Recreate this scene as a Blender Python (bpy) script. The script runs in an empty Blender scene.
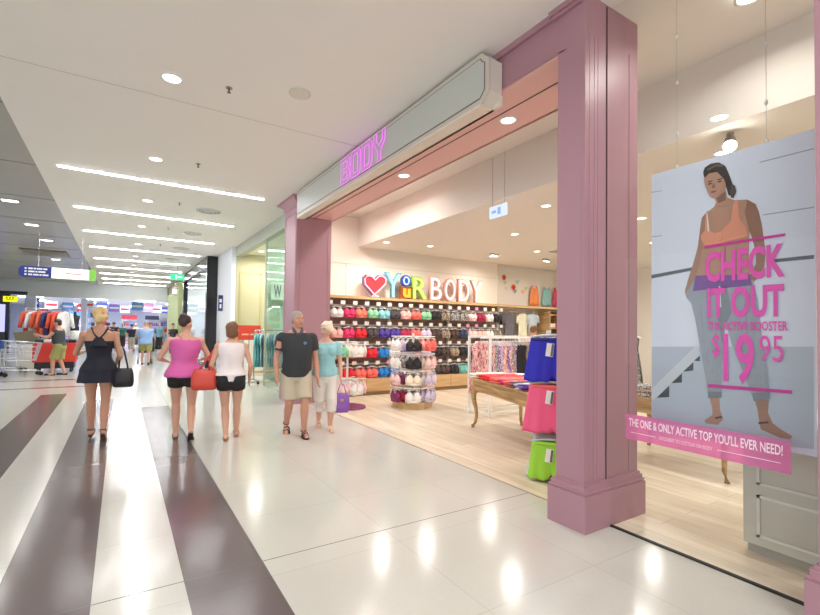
import bpy, bmesh, math, random
import numpy as np
from mathutils import Vector, Matrix
random.seed(7)
PI = math.pi
sc = bpy.context.scene
col = sc.collection

# ---------------------------------------------------------------- camera
F_PX, YAW, PITCH, ROLL, CXP, CYP, EYE = 446.65, .5521, .025, .0144, 396.28, 318.85, 1.48
cam_d = bpy.data.cameras.new('camera'); cam = bpy.data.objects.new('camera', cam_d); col.objects.link(cam)
_f = Vector((math.sin(YAW), math.cos(YAW), 0)); _r = Vector((math.cos(YAW), -math.sin(YAW), 0)); _u = Vector((0, 0, 1))
_f2 = _f*math.cos(PITCH) + _u*math.sin(PITCH); _u2 = _u*math.cos(PITCH) - _f*math.sin(PITCH)
_r3 = _r*math.cos(ROLL) + _u2*math.sin(ROLL); _u3 = _u2*math.cos(ROLL) - _r*math.sin(ROLL)
_m = Matrix((_r3, _u3, -_f2)).transposed().to_4x4(); _m.translation = Vector((0, 0, EYE))
cam.matrix_world = _m
cam_d.sensor_width = 36; cam_d.lens = F_PX/820*36
cam_d.shift_x = (410-CXP)/820; cam_d.shift_y = -(307.5-CYP)/820
cam_d.clip_start = .05; cam_d.clip_end = 200
sc.camera = cam

# ---------------------------------------------------------------- world and exposure
w = bpy.data.worlds.new('ambient_fill'); sc.world = w; w.use_nodes = True
w.node_tree.nodes['Background'].inputs[0].default_value = (.93, .96, 1.0, 1)
w.node_tree.nodes['Background'].inputs[1].default_value = 1.2  # even ambient fill added through the open sides, not a daylight source
vs = sc.view_settings
vs.view_transform = 'Standard'; vs.look = 'None'; vs.gamma = 1; vs.use_curve_mapping = False; vs.exposure = 0.35
LED_STRENGTH, DOWN_W, SHOP_W = 75.0, 22.0, 8.5

# ---------------------------------------------------------------- materials
M = {}
def srgb(r, g, b):
    def c(v):
        v /= 255.0
        return v/12.92 if v <= .04045 else ((v+.055)/1.055)**2.4
    return (c(r), c(g), c(b), 1)
def nodes_of(m):
    m.use_nodes = True
    return m.node_tree.nodes, m.node_tree.links
def mat(name, rgb, rough=.5, metal=0, noise=.0, scale=20, coat=0, bump=0, emit=None, es=0, alpha=1):
    if name in M: return M[name]
    m = bpy.data.materials.new(name); n, l = nodes_of(m)
    p = n['Principled BSDF']; c = srgb(*rgb)
    p.inputs['Base Color'].default_value = c
    p.inputs['Roughness'].default_value = rough; p.inputs['Metallic'].default_value = metal
    p.inputs['Coat Weight'].default_value = coat; p.inputs['Coat Roughness'].default_value = .08
    tc = n.new('ShaderNodeTexCoord'); nz = n.new('ShaderNodeTexNoise'); nz.inputs['Scale'].default_value = scale
    nz.inputs['Detail'].default_value = 3
    l.new(tc.outputs['Object'], nz.inputs['Vector'])
    if noise:
        r = n.new('ShaderNodeMix'); r.data_type = 'RGBA'
        r.inputs[6].default_value = tuple(max(0, v*(1-noise)) for v in c[:3])+(1,)
        r.inputs[7].default_value = tuple(min(1, v*(1+noise)) for v in c[:3])+(1,)
        l.new(nz.outputs['Fac'], r.inputs[0]); l.new(r.outputs[2], p.inputs['Base Color'])
    if bump:
        b = n.new('ShaderNodeBump'); b.inputs['Strength'].default_value = bump; b.inputs['Distance'].default_value = .01
        l.new(nz.outputs['Fac'], b.inputs['Height']); l.new(b.outputs['Normal'], p.inputs['Normal'])
    if emit:
        p.inputs['Emission Color'].default_value = srgb(*emit); p.inputs['Emission Strength'].default_value = es
    if alpha < 1: p.inputs['Alpha'].default_value = alpha
    M[name] = m
    return m
def pattern_mat(name, stops, scale, rough=.8, kind='noise', dist=1.5, zs=1.0):
    if name in M: return M[name]
    m = bpy.data.materials.new(name); n, l = nodes_of(m); p = n['Principled BSDF']
    tc = n.new('ShaderNodeTexCoord')
    if kind == 'noise':
        t = n.new('ShaderNodeTexNoise'); t.inputs['Detail'].default_value = 1; t.inputs['Distortion'].default_value = dist
    else:
        t = n.new('ShaderNodeTexVoronoi')
    t.inputs['Scale'].default_value = scale
    mp = n.new('ShaderNodeMapping'); mp.inputs['Scale'].default_value = (1, 1, zs)
    l.new(tc.outputs['Object'], mp.inputs[0]); l.new(mp.outputs[0], t.inputs['Vector'])
    r = n.new('ShaderNodeValToRGB'); r.color_ramp.interpolation = 'CONSTANT'
    e = r.color_ramp.elements
    while len(e) < len(stops): e.new(.5)
    for i, (pos, c) in enumerate(stops):
        e[i].position = pos; e[i].color = srgb(*c)
    l.new(t.outputs['Fac' if kind == 'noise' else 'Distance'], r.inputs[0]); l.new(r.outputs[0], p.inputs['Base Color'])
    p.inputs['Roughness'].default_value = rough
    M[name] = m
    return m
def wood_mat(name, a, b, rough=.4, axis='Y', plank=0.0, scale=1.0):
    if name in M: return M[name]
    m = bpy.data.materials.new(name); n, l = nodes_of(m); p = n['Principled BSDF']
    tc = n.new('ShaderNodeTexCoord'); mp = n.new('ShaderNodeMapping')
    s = {'X': (.35, 4, 4), 'Y': (4, .35, 4), 'Z': (4, 4, .35)}[axis]
    mp.inputs['Scale'].default_value = tuple(v*scale for v in s)
    l.new(tc.outputs['Object'], mp.inputs[0])
    nz = n.new('ShaderNodeTexNoise'); nz.inputs['Scale'].default_value = 2.2; nz.inputs['Detail'].default_value = 5; nz.inputs['Distortion'].default_value = .6
    l.new(mp.outputs[0], nz.inputs['Vector'])
    r = n.new('ShaderNodeValToRGB'); r.color_ramp.elements[0].position = .3; r.color_ramp.elements[1].position = .68
    r.color_ramp.elements[0].color = srgb(*a); r.color_ramp.elements[1].color = srgb(*b)
    l.new(nz.outputs['Fac'], r.inputs[0]); out = r.outputs[0]
    if plank:
        bt = n.new('ShaderNodeTexBrick'); bt.inputs['Scale'].default_value = 1
        bt.inputs['Brick Width'].default_value = 1.9; bt.inputs['Row Height'].default_value = plank
        bt.inputs['Mortar Size'].default_value = .0025; bt.offset = .37
        bt.inputs['Color1'].default_value = (.84, .84, .84, 1); bt.inputs['Color2'].default_value = (1, 1, 1, 1); bt.inputs['Mortar'].default_value = (.6, .54, .48, 1)
        mp2 = n.new('ShaderNodeMapping')
        if axis == 'Y': mp2.inputs['Rotation'].default_value = (0, 0, PI/2)
        l.new(tc.outputs['Object'], mp2.inputs[0]); l.new(mp2.outputs[0], bt.inputs['Vector'])
        mx = n.new('ShaderNodeMix'); mx.data_type = 'RGBA'; mx.blend_type = 'MULTIPLY'; mx.inputs[0].default_value = 1
        l.new(out, mx.inputs[6]); l.new(bt.outputs['Color'], mx.inputs[7]); out = mx.outputs[2]
    l.new(out, p.inputs['Base Color']); p.inputs['Roughness'].default_value = rough
    M[name] = m
    return m
def tile_mat(name, rgb, rough, joint=.9, off=(0, 0), dark=.82, coat=.0):
    m = bpy.data.materials.new(name); n, l = nodes_of(m); p = n['Principled BSDF']
    tc = n.new('ShaderNodeTexCoord'); mp = n.new('ShaderNodeMapping'); mp.inputs['Location'].default_value = (off[0], off[1], 0)
    l.new(tc.outputs['Object'], mp.inputs[0])
    bt = n.new('ShaderNodeTexBrick'); bt.offset = 0; bt.inputs['Scale'].default_value = 1
    bt.inputs['Brick Width'].default_value = joint; bt.inputs['Row Height'].default_value = joint; bt.inputs['Mortar Size'].default_value = .003
    c = srgb(*rgb)
    bt.inputs['Color1'].default_value = c; bt.inputs['Color2'].default_value = tuple(v*.97 for v in c[:3])+(1,)
    bt.inputs['Mortar'].default_value = tuple(v*dark for v in c[:3])+(1,)
    l.new(mp.outputs[0], bt.inputs['Vector'])
    nz = n.new('ShaderNodeTexNoise'); nz.inputs['Scale'].default_value = 60; nz.inputs['Detail'].default_value = 4
    l.new(tc.outputs['Object'], nz.inputs['Vector'])
    mr = n.new('ShaderNodeMapRange'); mr.inputs[3].default_value = .94; mr.inputs[4].default_value = 1.05
    l.new(nz.outputs['Fac'], mr.inputs[0])
    mx = n.new('ShaderNodeMix'); mx.data_type = 'RGBA'; mx.blend_type = 'MULTIPLY'; mx.inputs[0].default_value = 1
    l.new(bt.outputs['Color'], mx.inputs[6]); l.new(mr.outputs[0], mx.inputs[7]); l.new(mx.outputs[2], p.inputs['Base Color'])
    p.inputs['Roughness'].default_value = rough; p.inputs['Coat Weight'].default_value = coat; p.inputs['Coat Roughness'].default_value = .06
    M[name] = m
    return m
def emis(name, rgb, s):
    if name in M: return M[name]
    m = bpy.data.materials.new(name); n, l = nodes_of(m); n.clear()
    o = n.new('ShaderNodeOutputMaterial'); e = n.new('ShaderNodeEmission')
    e.inputs[0].default_value = srgb(*rgb); e.inputs[1].default_value = s
    l.new(e.outputs[0], o.inputs[0]); M[name] = m
    return m
def glass_mat(name, tint=(1, 1, 1), ior=1.4, rough=0.0, alpha_mix=0.0, body=(255, 255, 255)):
    m = bpy.data.materials.new(name); n, l = nodes_of(m); n.clear()
    o = n.new('ShaderNodeOutputMaterial'); t = n.new('ShaderNodeBsdfTransparent'); g = n.new('ShaderNodeBsdfGlossy')
    t.inputs[0].default_value = tint+(1,); g.inputs['Roughness'].default_value = rough
    fr = n.new('ShaderNodeFresnel'); fr.inputs[0].default_value = ior
    ge = n.new('ShaderNodeNewGeometry'); sb = n.new('ShaderNodeMath'); sb.operation = 'SUBTRACT'; sb.inputs[0].default_value = 1; l.new(ge.outputs['Backfacing'], sb.inputs[1])
    ml = n.new('ShaderNodeMath'); ml.operation = 'MULTIPLY'; l.new(fr.outputs[0], ml.inputs[0]); l.new(sb.outputs[0], ml.inputs[1])
    mx = n.new('ShaderNodeMixShader'); l.new(ml.outputs[0], mx.inputs[0]); l.new(t.outputs[0], mx.inputs[1]); l.new(g.outputs[0], mx.inputs[2])
    out = mx.outputs[0]
    if alpha_mix:
        d = n.new('ShaderNodeBsdfDiffuse'); d.inputs[0].default_value = srgb(*body)
        m2 = n.new('ShaderNodeMixShader'); m2.inputs[0].default_value = alpha_mix
        l.new(out, m2.inputs[1]); l.new(d.outputs[0], m2.inputs[2]); out = m2.outputs[0]
    l.new(out, o.inputs[0]); M[name] = m
    return m

white_ceiling = mat('white_plaster', (240, 237, 232), .75, noise=.01, scale=3)
panel_ceiling = mat('satin_grey_panel', (176, 175, 168), .25, noise=.03, scale=2)
pink = mat('dusty_pink_paint', (172, 130, 141), .42, noise=.015, scale=4)
pink_dark = mat('dusty_pink_line', (140, 92, 100), .5)
pink_warm = mat('salmon_pink_paint', (226, 180, 174), .5)
cream = mat('cream_paint', (240, 232, 220), .75, noise=.01, scale=3)
cream2 = mat('pale_cream_paint', (232, 226, 217), .8, noise=.01, scale=3)
white = mat('white_enamel', (238, 237, 234), .4)
grey_white = mat('grey_white_panel', (208, 208, 202), .45)
wood = wood_mat('light_shelf_timber', (196, 156, 108), (222, 188, 142), .5, 'X')
table_wood = wood_mat('knotty_pine', (150, 112, 66), (208, 172, 120), .55, 'Y', scale=2.5)
timber = wood_mat('pale_oak_boards', (212, 194, 168), (238, 226, 206), .28, 'Y', plank=.19)
tile_white = tile_mat('polished_white_tile', (198, 196, 187), .16, .9, (.1, .02))
tile_dark = tile_mat('polished_dark_tile', (104, 93, 92), .17, .9, (.1, .02))
tile_line = mat('dark_joint', (70, 68, 64), .5)
black = mat('black_satin', (22, 22, 24), .35)
chrome = mat('brushed_chrome', (200, 200, 202), .25, 1)
glass = glass_mat('clear_glass', (.97, .985, .98), 1.42)
glass_green = glass_mat('green_tinted_glass', (.93, .98, .95), 1.4)
led = emis('led_strip_glow', (250, 250, 255), LED_STRENGTH)
lamp_glow = emis('downlight_glow', (255, 249, 240), 6)

# ---------------------------------------------------------------- object helpers
def tag(o, label=None, cat=None, group=None, kind=None):
    if label: o['label'] = label
    if cat: o['category'] = cat
    if group: o['group'] = group
    if kind: o['kind'] = kind
    return o
def empty(name, label, cat, loc=(0, 0, 0), rz=0, group=None):
    o = bpy.data.objects.new(name, None); col.objects.link(o); o.empty_display_size = .1
    o.location = loc; o.rotation_euler = (0, 0, rz)
    return tag(o, label, cat, group)
def link(name, me, parent=None):
    o = bpy.data.objects.new(name, me); col.objects.link(o)
    if parent is not None: o.parent = parent
    return o
class MB:
    def __init__(s): s.bm = bmesh.new(); s.mi = 0
    def _m(s, fs):
        for f in fs: f.material_index = s.mi
    def box(s, x0, x1, y0, y1, z0, z1):
        v = [s.bm.verts.new(p) for p in ((x0,y0,z0),(x1,y0,z0),(x1,y1,z0),(x0,y1,z0),(x0,y0,z1),(x1,y0,z1),(x1,y1,z1),(x0,y1,z1))]
        s._m([s.bm.faces.new([v[i] for i in q]) for q in ((0,3,2,1),(4,5,6,7),(0,1,5,4),(1,2,6,5),(2,3,7,6),(3,0,4,7))]); return s
    def ring_loft(s, rings, cap=True, close=True):
        R = [[s.bm.verts.new(p) for p in r] for r in rings]
        n = len(R[0])
        for a, b in zip(R, R[1:]):
            for i in range(n if close else n-1):
                s._m([s.bm.faces.new((a[i], a[(i+1) % n], b[(i+1) % n], b[i]))])
        if cap:
            s._m([s.bm.faces.new(R[0][::-1]), s.bm.faces.new(R[-1])])
        return s
    def tube(s, pts, r, seg=8, closed=False):
        pts = [Vector(p) for p in pts]; n = len(pts); rings = []
        for i, p in enumerate(pts):
            a = pts[i-1] if (i or closed) else p; b = pts[(i+1) % n] if (i < n-1 or closed) else p
            t = (b-a).normalized(); up = Vector((0, 0, 1)) if abs(t.z) < .9 else Vector((1, 0, 0))
            x = t.cross(up).normalized(); y = x.cross(t)
            rr = r[i] if isinstance(r, (list, tuple)) else r
            rings.append([p+x*math.cos(k*2*PI/seg)*rr+y*math.sin(k*2*PI/seg)*rr for k in range(seg)])
        if closed: rings.append(rings[0])
        return s.ring_loft(rings, cap=not closed)
    def cyl(s, x, y, z0, z1, r, seg=20, r2=None):
        r2 = r if r2 is None else r2
        return s.ring_loft([[(x+rr*math.cos(k*2*PI/seg), y+rr*math.sin(k*2*PI/seg), z) for k in range(seg)] for z, rr in ((z0, r), (z1, r2))])
    def ell(s, c, rx, ry, rz, seg=12, rings=8, rot=None):
        c = Vector(c); top = s.bm.verts.new(c+(rot@Vector((0,0,rz)) if rot else Vector((0,0,rz)))); bot = s.bm.verts.new(c+(rot@Vector((0,0,-rz)) if rot else Vector((0,0,-rz))))
        R = []
        for j in range(1, rings):
            th = PI*j/rings; row = []
            for k in range(seg):
                v = Vector((rx*math.sin(th)*math.cos(2*PI*k/seg), ry*math.sin(th)*math.sin(2*PI*k/seg), rz*math.cos(th)))
                if rot: v = rot@v
                row.append(s.bm.verts.new(c+v))
            R.append(row)
        fs = []
        for k in range(seg):
            k2 = (k+1) % seg
            fs.append(s.bm.faces.new((top, R[0][k], R[0][k2]))); fs.append(s.bm.faces.new((bot, R[-1][k2], R[-1][k])))
            for a, b in zip(R, R[1:]): fs.append(s.bm.faces.new((a[k], b[k], b[k2], a[k2])))
        s._m(fs); return s
    def poly_prism(s, pts, d):
        """pts: loop of 3D points, d: extrusion vector"""
        d = Vector(d); a = [s.bm.verts.new(p) for p in pts]; b = [s.bm.verts.new(Vector(p)+d) for p in pts]; n = len(a)
        fs = [s.bm.faces.new(a[::-1]), s.bm.faces.new(b)]
        for i in range(n): fs.append(s.bm.faces.new((a[i], a[(i+1) % n], b[(i+1) % n], b[i])))
        s._m(fs); return s
    def mesh(s, name, mats, smooth=False, bevel=0):
        bmesh.ops.recalc_face_normals(s.bm, faces=s.bm.faces)
        if bevel: bmesh.ops.bevel(s.bm, geom=s.bm.edges, offset=bevel, segments=2, profile=.7, affect='EDGES')
        me = bpy.data.meshes.new(name); s.bm.to_mesh(me); s.bm.free()
        for m_ in (mats if isinstance(mats, (list, tuple)) else [mats]): me.materials.append(m_)
        if smooth:
            for p in me.polygons: p.use_smooth = True
        return me
    def build(s, name, mats, parent=None, smooth=False, bevel=0):
        return link(name, s.mesh(name, mats, smooth, bevel), parent)
def struct(o): o['kind'] = 'structure'; return o
def copy_tree(o, parent=None):
    c = o.copy(); col.objects.link(c)
    if parent is not None: c.parent = parent
    for ch in list(o.children): copy_tree(ch, c)
    return c
def text_mesh(s, name, mats, parent, origin, size_wh, face, depth=.004, bold=.02):
    """flat lettering, origin = lower left as seen; face 'W' looks toward -X, 'S' looks toward -Y"""
    cu = bpy.data.curves.new(name, 'FONT'); cu.body = s; cu.size = 1; cu.offset = bold; cu.extrude = .5; cu.resolution_u = 3
    o = bpy.data.objects.new(name, cu); col.objects.link(o)
    dg = bpy.context.evaluated_depsgraph_get(); me = bpy.data.meshes.new_from_object(o.evaluated_get(dg))
    bpy.data.objects.remove(o); bpy.data.curves.remove(cu)
    n = len(me.vertices); a = np.empty(n*3); me.vertices.foreach_get('co', a); a = a.reshape(-1, 3)
    lo, hi = a.min(0), a.max(0)
    u = (a[:, 0]-lo[0])/(hi[0]-lo[0])*size_wh[0]; v = (a[:, 1]-lo[1])/(hi[1]-lo[1])*size_wh[1]; wz = (a[:, 2]-lo[2])/(hi[2]-lo[2])*depth
    if face == 'W': b = np.stack([-wz, -u, v], 1)
    elif face == 'S': b = np.stack([u, -wz, v], 1)
    b = b+np.array(origin); me.vertices.foreach_set('co', b.astype(np.float32).ravel()); me.update()
    me.materials.clear()
    for m_ in (mats if isinstance(mats, (list, tuple)) else [mats]): me.materials.append(m_)
    me.name = name
    return link(name, me, parent)

# ================================================================ SETTING
CH = 4.1                      # mall ceiling
# mall floor: white tile with dark stone bands
xs = [-14, -1.40, -.95, -.55, -.10, .35, .795, .805, 3.24]
ys = [-5, 2.878, 2.886, 9.4, 10.7, 12.0, 13.2, 13.4, 15.0, 15.25, 52]
f = MB()
for i in range(len(xs)-1):
    for j in range(len(ys)-1):
        xa, xb, ya, yb = xs[i], xs[i+1], ys[j], ys[j+1]
        dark = (i == 1 and yb <= 12) or (i == 3 and yb <= 10.7) or (i == 5 and yb <= 9.4) or (i <= 3 and (abs(ya-13.2) < .01 or abs(ya-15.0) < .01))
        f.mi = 2 if (i == 6 or j == 1) else (1 if dark else 0)
        v = [f.bm.verts.new(p) for p in ((xa,ya,0),(xb,ya,0),(xb,yb,0),(xa,yb,0))]
        f._m([f.bm.faces.new(v)])
f.mi = 0
bmesh.ops.remove_doubles(f.bm, verts=f.bm.verts, dist=.0005)
struct(f.build('floor', [tile_white, tile_dark, tile_line]))
f = MB(); f.box(3.24, 14, -2.5, 9.6, -.1, .002); struct(f.build('floor_shop', timber))
f = MB(); f.box(3.24, 8, 9.6, 52, -.1, 0); struct(f.build('floor_side_shops', mat('beige_vinyl', (190, 184, 172), .3)))
f = MB(); f.box(3.225, 3.25, -.3, 2.12, 0, .012); struct(f.build('trim_1', mat('dark_metal_channel', (60, 60, 58), .4, .6)))
f = MB(); f.box(3.226, 3.24, 2.4, 8.8, 0, .005); struct(f.build('trim_2', mat('bronze_threshold', (176, 158, 140), .4, .3)))

# mall ceiling: white plaster slab and the raised satin panel ceiling on the left
f = MB(); f.box(-1.25, 3.3, -5, 34, CH, CH+.12); struct(f.build('ceiling', white_ceiling))
f = MB(); f.box(-1.25, 3.28, 5.695, 5.705, CH-.002, CH+.01); struct(f.build('trim_3', mat('plaster_joint', (196, 194, 188), .8)))
f = MB(); f.box(-9, -1.25, 1, 34, CH+.03, CH+.15); struct(f.build('ceiling_left', panel_ceiling))
f = MB()
for k in range(12): f.box(-9, -1.26, 4.5+k*2.45, 4.52+k*2.45, CH+.026, CH+.04)
struct(f.build('trim_4', mat('panel_joint', (96, 94, 90), .4)))
f = MB(); f.box(-9, 3.4, 34, 34.3, 3.18, CH+.1); struct(f.build('wall_end_bulkhead', mat('blue_white_paint', (234, 238, 242), .6)))
f = MB(); f.box(-9, 6, 34.3, 52, 3.3, 3.42); struct(f.build('ceiling_end', mat('cool_white_ceiling', (226, 230, 240), .6)))
f = MB(); f.box(-14, 8, 52, 52.2, 0, 4.2); struct(f.build('wall_end', mat('pale_lilac_paint', (206, 212, 236), .6)))
f = MB(); f.box(-9.2, -9, 16, 52, 0, 4.3); struct(f.build('wall_left', mat('grey_blue_paint', (150, 156, 172), .6)))

# ---- shop front: fascia, soffit, columns
f = MB(); f.box(2.98, 3.24, 2.2, 8.6, 3.74, CH)
f.box(2.95, 2.98, 2.3, 8.6, 4.045, CH); f.box(2.97, 2.98, 2.3, 8.6, 3.74, 3.75)

struct(f.build('wall_shop_fascia', pink))
f = MB(); f.box(2.98, 3.70, 2.2, 8.6, 3.725, 3.74); f.box(3.68, 3.72, 2.2, 8.6, 3.725, 4.05); struct(f.build('trim_soffit', pink_warm))
f = MB(); f.box(3.28, 3.292, 2.36, 8.6, 3.720, 3.73); struct(f.build('trim_door_track', tile_line))
def column(label, x0, x1, y0, y1, faces):
    t = empty('column', label, 'column', ((x0+x1)/2, (y0+y1)/2, 0))
    def L(m): return m
    cx, cy = (x0+x1)/2, (y0+y1)/2
    def bx(mb, a, z0, z1): mb.box(x0-a-cx, x1+a-cx, y0-a-cy, y1+a-cy, z0, z1)
    s = MB(); bx(s, 0, .3, 4.0 if faces == 'far' else 4.1); s.build('shaft', pink, t)
    b = MB(); bx(b, .045, 0, .27); bx(b, .035, .27, .282); bx(b, .04, .282, .292); bx(b, .028, .292, .325); bx(b, .015, .325, .345)
    b.build('base', pink, t)
    zc, ac = (3.93, .9) if faces == 'far' else (3.99, .35)
    c = MB()
    if faces == 'far': bx(c, .015, zc, zc+.03)
    else: c.box(x0-cx-.05, x0-cx, y0-cy+.02, y1-cy+.06, 4.055, 4.1); c.box(x0-cx-.03, x0-cx, y0-cy+.02, y1-cy+.04, 4.03, 4.055)
    rr = []
    for k in range(7):
        z = zc+.03+(4.07-zc-.03)*k/6; a = .02+.11*ac*(1-math.cos(k/6*PI/2))
        rr.append([(x0-a-cx, y0-a-cy, z), (x1+a-cx, y0-a-cy, z), (x1+a-cx, y1+a-cy, z), (x0-a-cx, y1+a-cy, z)])
    if faces == 'far': c.ring_loft(rr); bx(c, .14*ac+.02, 4.07, 4.1)
    c.build('capital', pink, t)
    # raised edge mouldings that frame each panel
    m = MB(); g = .075; e = .008
    for fx in (x0-cx, ):
        m.box(fx-e, fx, y0-cy+g*.5, y0-cy+g*.5+.007, .42, 3.8) if (y1-y0) > .5 else m.box(fx-.002, fx, y0-cy+.03, y0-cy+.034, .36, 3.8)
        if (y1-y0) > .5:
            m.box(fx-e, fx, y1-cy-g, y1-cy-g+.012, .42, 3.8); m.box(fx-e, fx, y0-cy+g, y1-cy-g, .42, .432); m.box(fx-e, fx, y0-cy+g, y1-cy-g, 3.79, 3.8)
    fy = y0-cy
    xa, xb = x0-cx+g, x1-cx-g
    if faces == 'far':
        m.box(xa, xa+.012, fy-e, fy, .42, 3.5); m.box(xb, xb+.012, fy-e, fy, .42, 3.5); m.box(xa, xb, fy-e, fy, .42, .432); m.box(xa, xb, fy-e, fy, 3.49, 3.5)
    else:
        for q in (.05, .11, .155): m.box(x0-cx+q, x0-cx+q+.004, fy-.002, fy, .36, 3.8)
        m.box(xb-.05, xb-.044, fy-.004, fy, .36, 3.8)
    m.build('panel_moulding', pink, t)
    return t
column('dusty pink panelled column beside the big poster window, between open doorway and glass', 2.97, 3.67, 2.12, 2.37, 'near')
column('dusty pink column cut off by the right edge, past the poster window', 2.97, 3.67, .15, .80, 'near')
column('dusty pink panelled column at the far end of the lit sign box', 2.92, 3.66, 8.55, 9.30, 'far')

# window glass of the shop
f = MB(); f.box(3.232, 3.244, .80, 2.12, .012, 4.08); struct(f.build('window_1', glass))
f = MB(); f.box(3.236, 3.240, 2.112, 2.119, .34, 4.08); struct(f.build('trim_5', mat('dark_gasket', (92, 62, 68), .5)))

# ---- shop interior shell
f = MB(); f.box(3.3, 4.7, -2.5, 9.4, 4.1, 4.2); struct(f.build('ceiling_shop_front', cream2))
f = MB(); f.box(4.7, 13.3, -2.5, 9.4, 3.42, 4.15); struct(f.build('ceiling_shop', cream2))
f = MB(); f.box(3.67, 9.2, 9.4, 9.55, 0, 4.1); struct(f.build('wall_back', cream))
f = MB(); f.box(9.2, 13.3, 9.46, 9.6, 0, 4.1); f.box(9.19, 9.23, 9.38, 9.47, 2.1, 3.42); struct(f.build('wall_back_right', cream2))
f = MB(); f.box(13.2, 13.35, -2.5, 9.46, 0, 4.1); struct(f.build('wall_right', cream))
f = MB(); f.box(3.3, 13.2, -2.6, -2.5, 0, 4.1); struct(f.build('wall_front', cream))
f = MB()
for z in (3.0,): f.box(3.67, 9.2, 9.39, 9.4, z, z+.008)
f.box(4.4, 4.408, 9.39, 9.4, 2.2, 3.0)
struct(f.build('trim_6', mat('cream_joint', (214, 200, 178), .7)))
# ================================================================ MALL LIGHTS AND CEILING FITTINGS
ORD = ['nearest', 'second', 'third', 'fourth', 'fifth', 'sixth', 'seventh', 'eighth', 'ninth', 'tenth', 'eleventh', 'twelfth']
def led_bar():
    t = empty('ceiling_light', '', 'ceiling light', (.73, 0, CH), 0, 'linear lights across the mall ceiling')
    a = MB(); a.box(-1.71, 1.71, -.024, .024, -.004, .0); a.build('frame', white, t)
    b = MB(); b.box(-1.675, 1.675, -.015, .015, -.012, -.004); b.build('diffuser', led, t)
    return t
lb = led_bar()
for k in range(11):
    o = lb if k == 0 else copy_tree(lb)
    o.location.y = 9.12+2.9*k if k < 9 else (-1.0 if k == 9 else -3.9)  # bars behind the viewer are added, unseen, to brighten the poster
    o['label'] = ('long thin white linear light in the mall ceiling, %s of the row' % ORD[k]) if k < 9 else 'added unseen linear light behind the viewer that brightens the poster, %s' % ('nearer', 'farther')[k-9]
def area_light(name, parent, loc, power, size, color=(1, .98, .95), spread=PI*.9, rot=(0, 0, 0)):
    ld = bpy.data.lights.new(name, 'AREA'); ld.shape = 'DISK'; ld.size = size; ld.energy = power; ld.color = color; ld.spread = spread
    o = bpy.data.objects.new(name, ld); col.objects.link(o); o.parent = parent; o.location = loc; o.rotation_euler = rot
    return o
def downlight(label, x, y, z, power, r=.09, group=None, color=(1, .98, .95)):
    t = empty('downlight', label, 'downlight', (x, y, z), 0, group)
    a = MB(); n = 24
    prof = [(r*1.28, 0), (r*1.28, -.008), (r*1.0, -.012), (r*.96, -.003)]
    a.ring_loft([[(q*math.cos(k*2*PI/n), q*math.sin(k*2*PI/n), h) for k in range(n)] for q, h in prof], cap=False); a.build('trim_ring', white, t, True)
    b = MB(); b.cyl(0, 0, -.004, 0, r*.96, 24); b.build('lamp_lens', lamp_glow, t)
    area_light('lamp', t, (0, 0, -.016), power, r*1.8, color)
    return t
for k, (x, y) in enumerate([(.39, 5.21), (.40, 7.88), (.4, 10.6), (.4, 13.4), (.4, 16.4), (.4, 2.5), (2.0, -.5), (.4, 19.3), (.4, 22.2), (.4, 25.1), (.4, 28.0), (.4, 31.0)]):
    downlight('round white recessed downlight in the mall ceiling, %s' % ['nearest to the viewer in view', 'just before the first linear light', 'between the first and second linear lights', 'between the second and third linear lights', 'between the third and fourth linear lights', 'overhead out of frame', 'overhead near the window', 'before the fifth linear light', 'before the sixth linear light', 'before the seventh linear light', 'before the eighth linear light', 'last before the far bulkhead'][k], x, y, CH, DOWN_W, .09, 'downlights in the mall ceiling')
for k, (x, y) in enumerate([(-2.09, 12.44), (-2.08, 15.1), (-2.03, 17.6), (-2.3, 22.5)]):
    t = empty('downlight', 'small oblong downlight in the grey panel ceiling, %s from the left edge' % ORD[k].replace('nearest', 'first'), 'downlight', (x, y, CH+.03), 0, 'downlights in the left ceiling')
    a = MB(); a.box(-.16, .16, -.10, .10, -.008, 0); a.build('trim_ring', white, t)
    b = MB(); b.box(-.13, .13, -.075, .075, -.012, -.008); b.build('lamp_lens', lamp_glow, t)
    area_light('lamp', t, (0, 0, -.02), 12, .15)
# ceiling speaker
t = empty('ceiling_speaker', 'round off-white speaker grille in the mall ceiling near the sign box', 'speaker', (1.63, 4.76, CH))
a = MB(); a.cyl(0, 0, -.012, 0, .12, 32); a.build('rim', mat('offwhite_rim', (214, 208, 196), .6), t)
a = MB(); a.cyl(0, 0, -.018, -.012, .10, 32); a.build('grille', mat('grille_cream', (226, 220, 208), .7, noise=.05, scale=300), t)
for k, (x, y) in enumerate([(.94, 5.08), (.99, 7.74), (.99, 10.4), (1.0, 13.2), (1.0, 16.0)]):
    t = empty('sprinkler', 'small dark sprinkler head in the mall ceiling, %s' % ['beside the nearest downlight', 'beside the second downlight', 'before the nearest round vent', 'beside the second round vent', 'farthest one made out'][k], 'sprinkler', (x, y, CH), 0, 'ceiling sprinklers')
    a = MB(); a.cyl(0, 0, -.006, 0, .035, 16); a.build('escutcheon', mat('dull_metal', (150, 146, 140), .4, .6), t)
    a = MB(); a.cyl(0, 0, -.05, -.006, .009, 8); a.cyl(0, 0, -.055, -.05, .02, 10); a.build('sprinkler_head', mat('dull_brass', (120, 108, 92), .4, .8), t)
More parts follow.
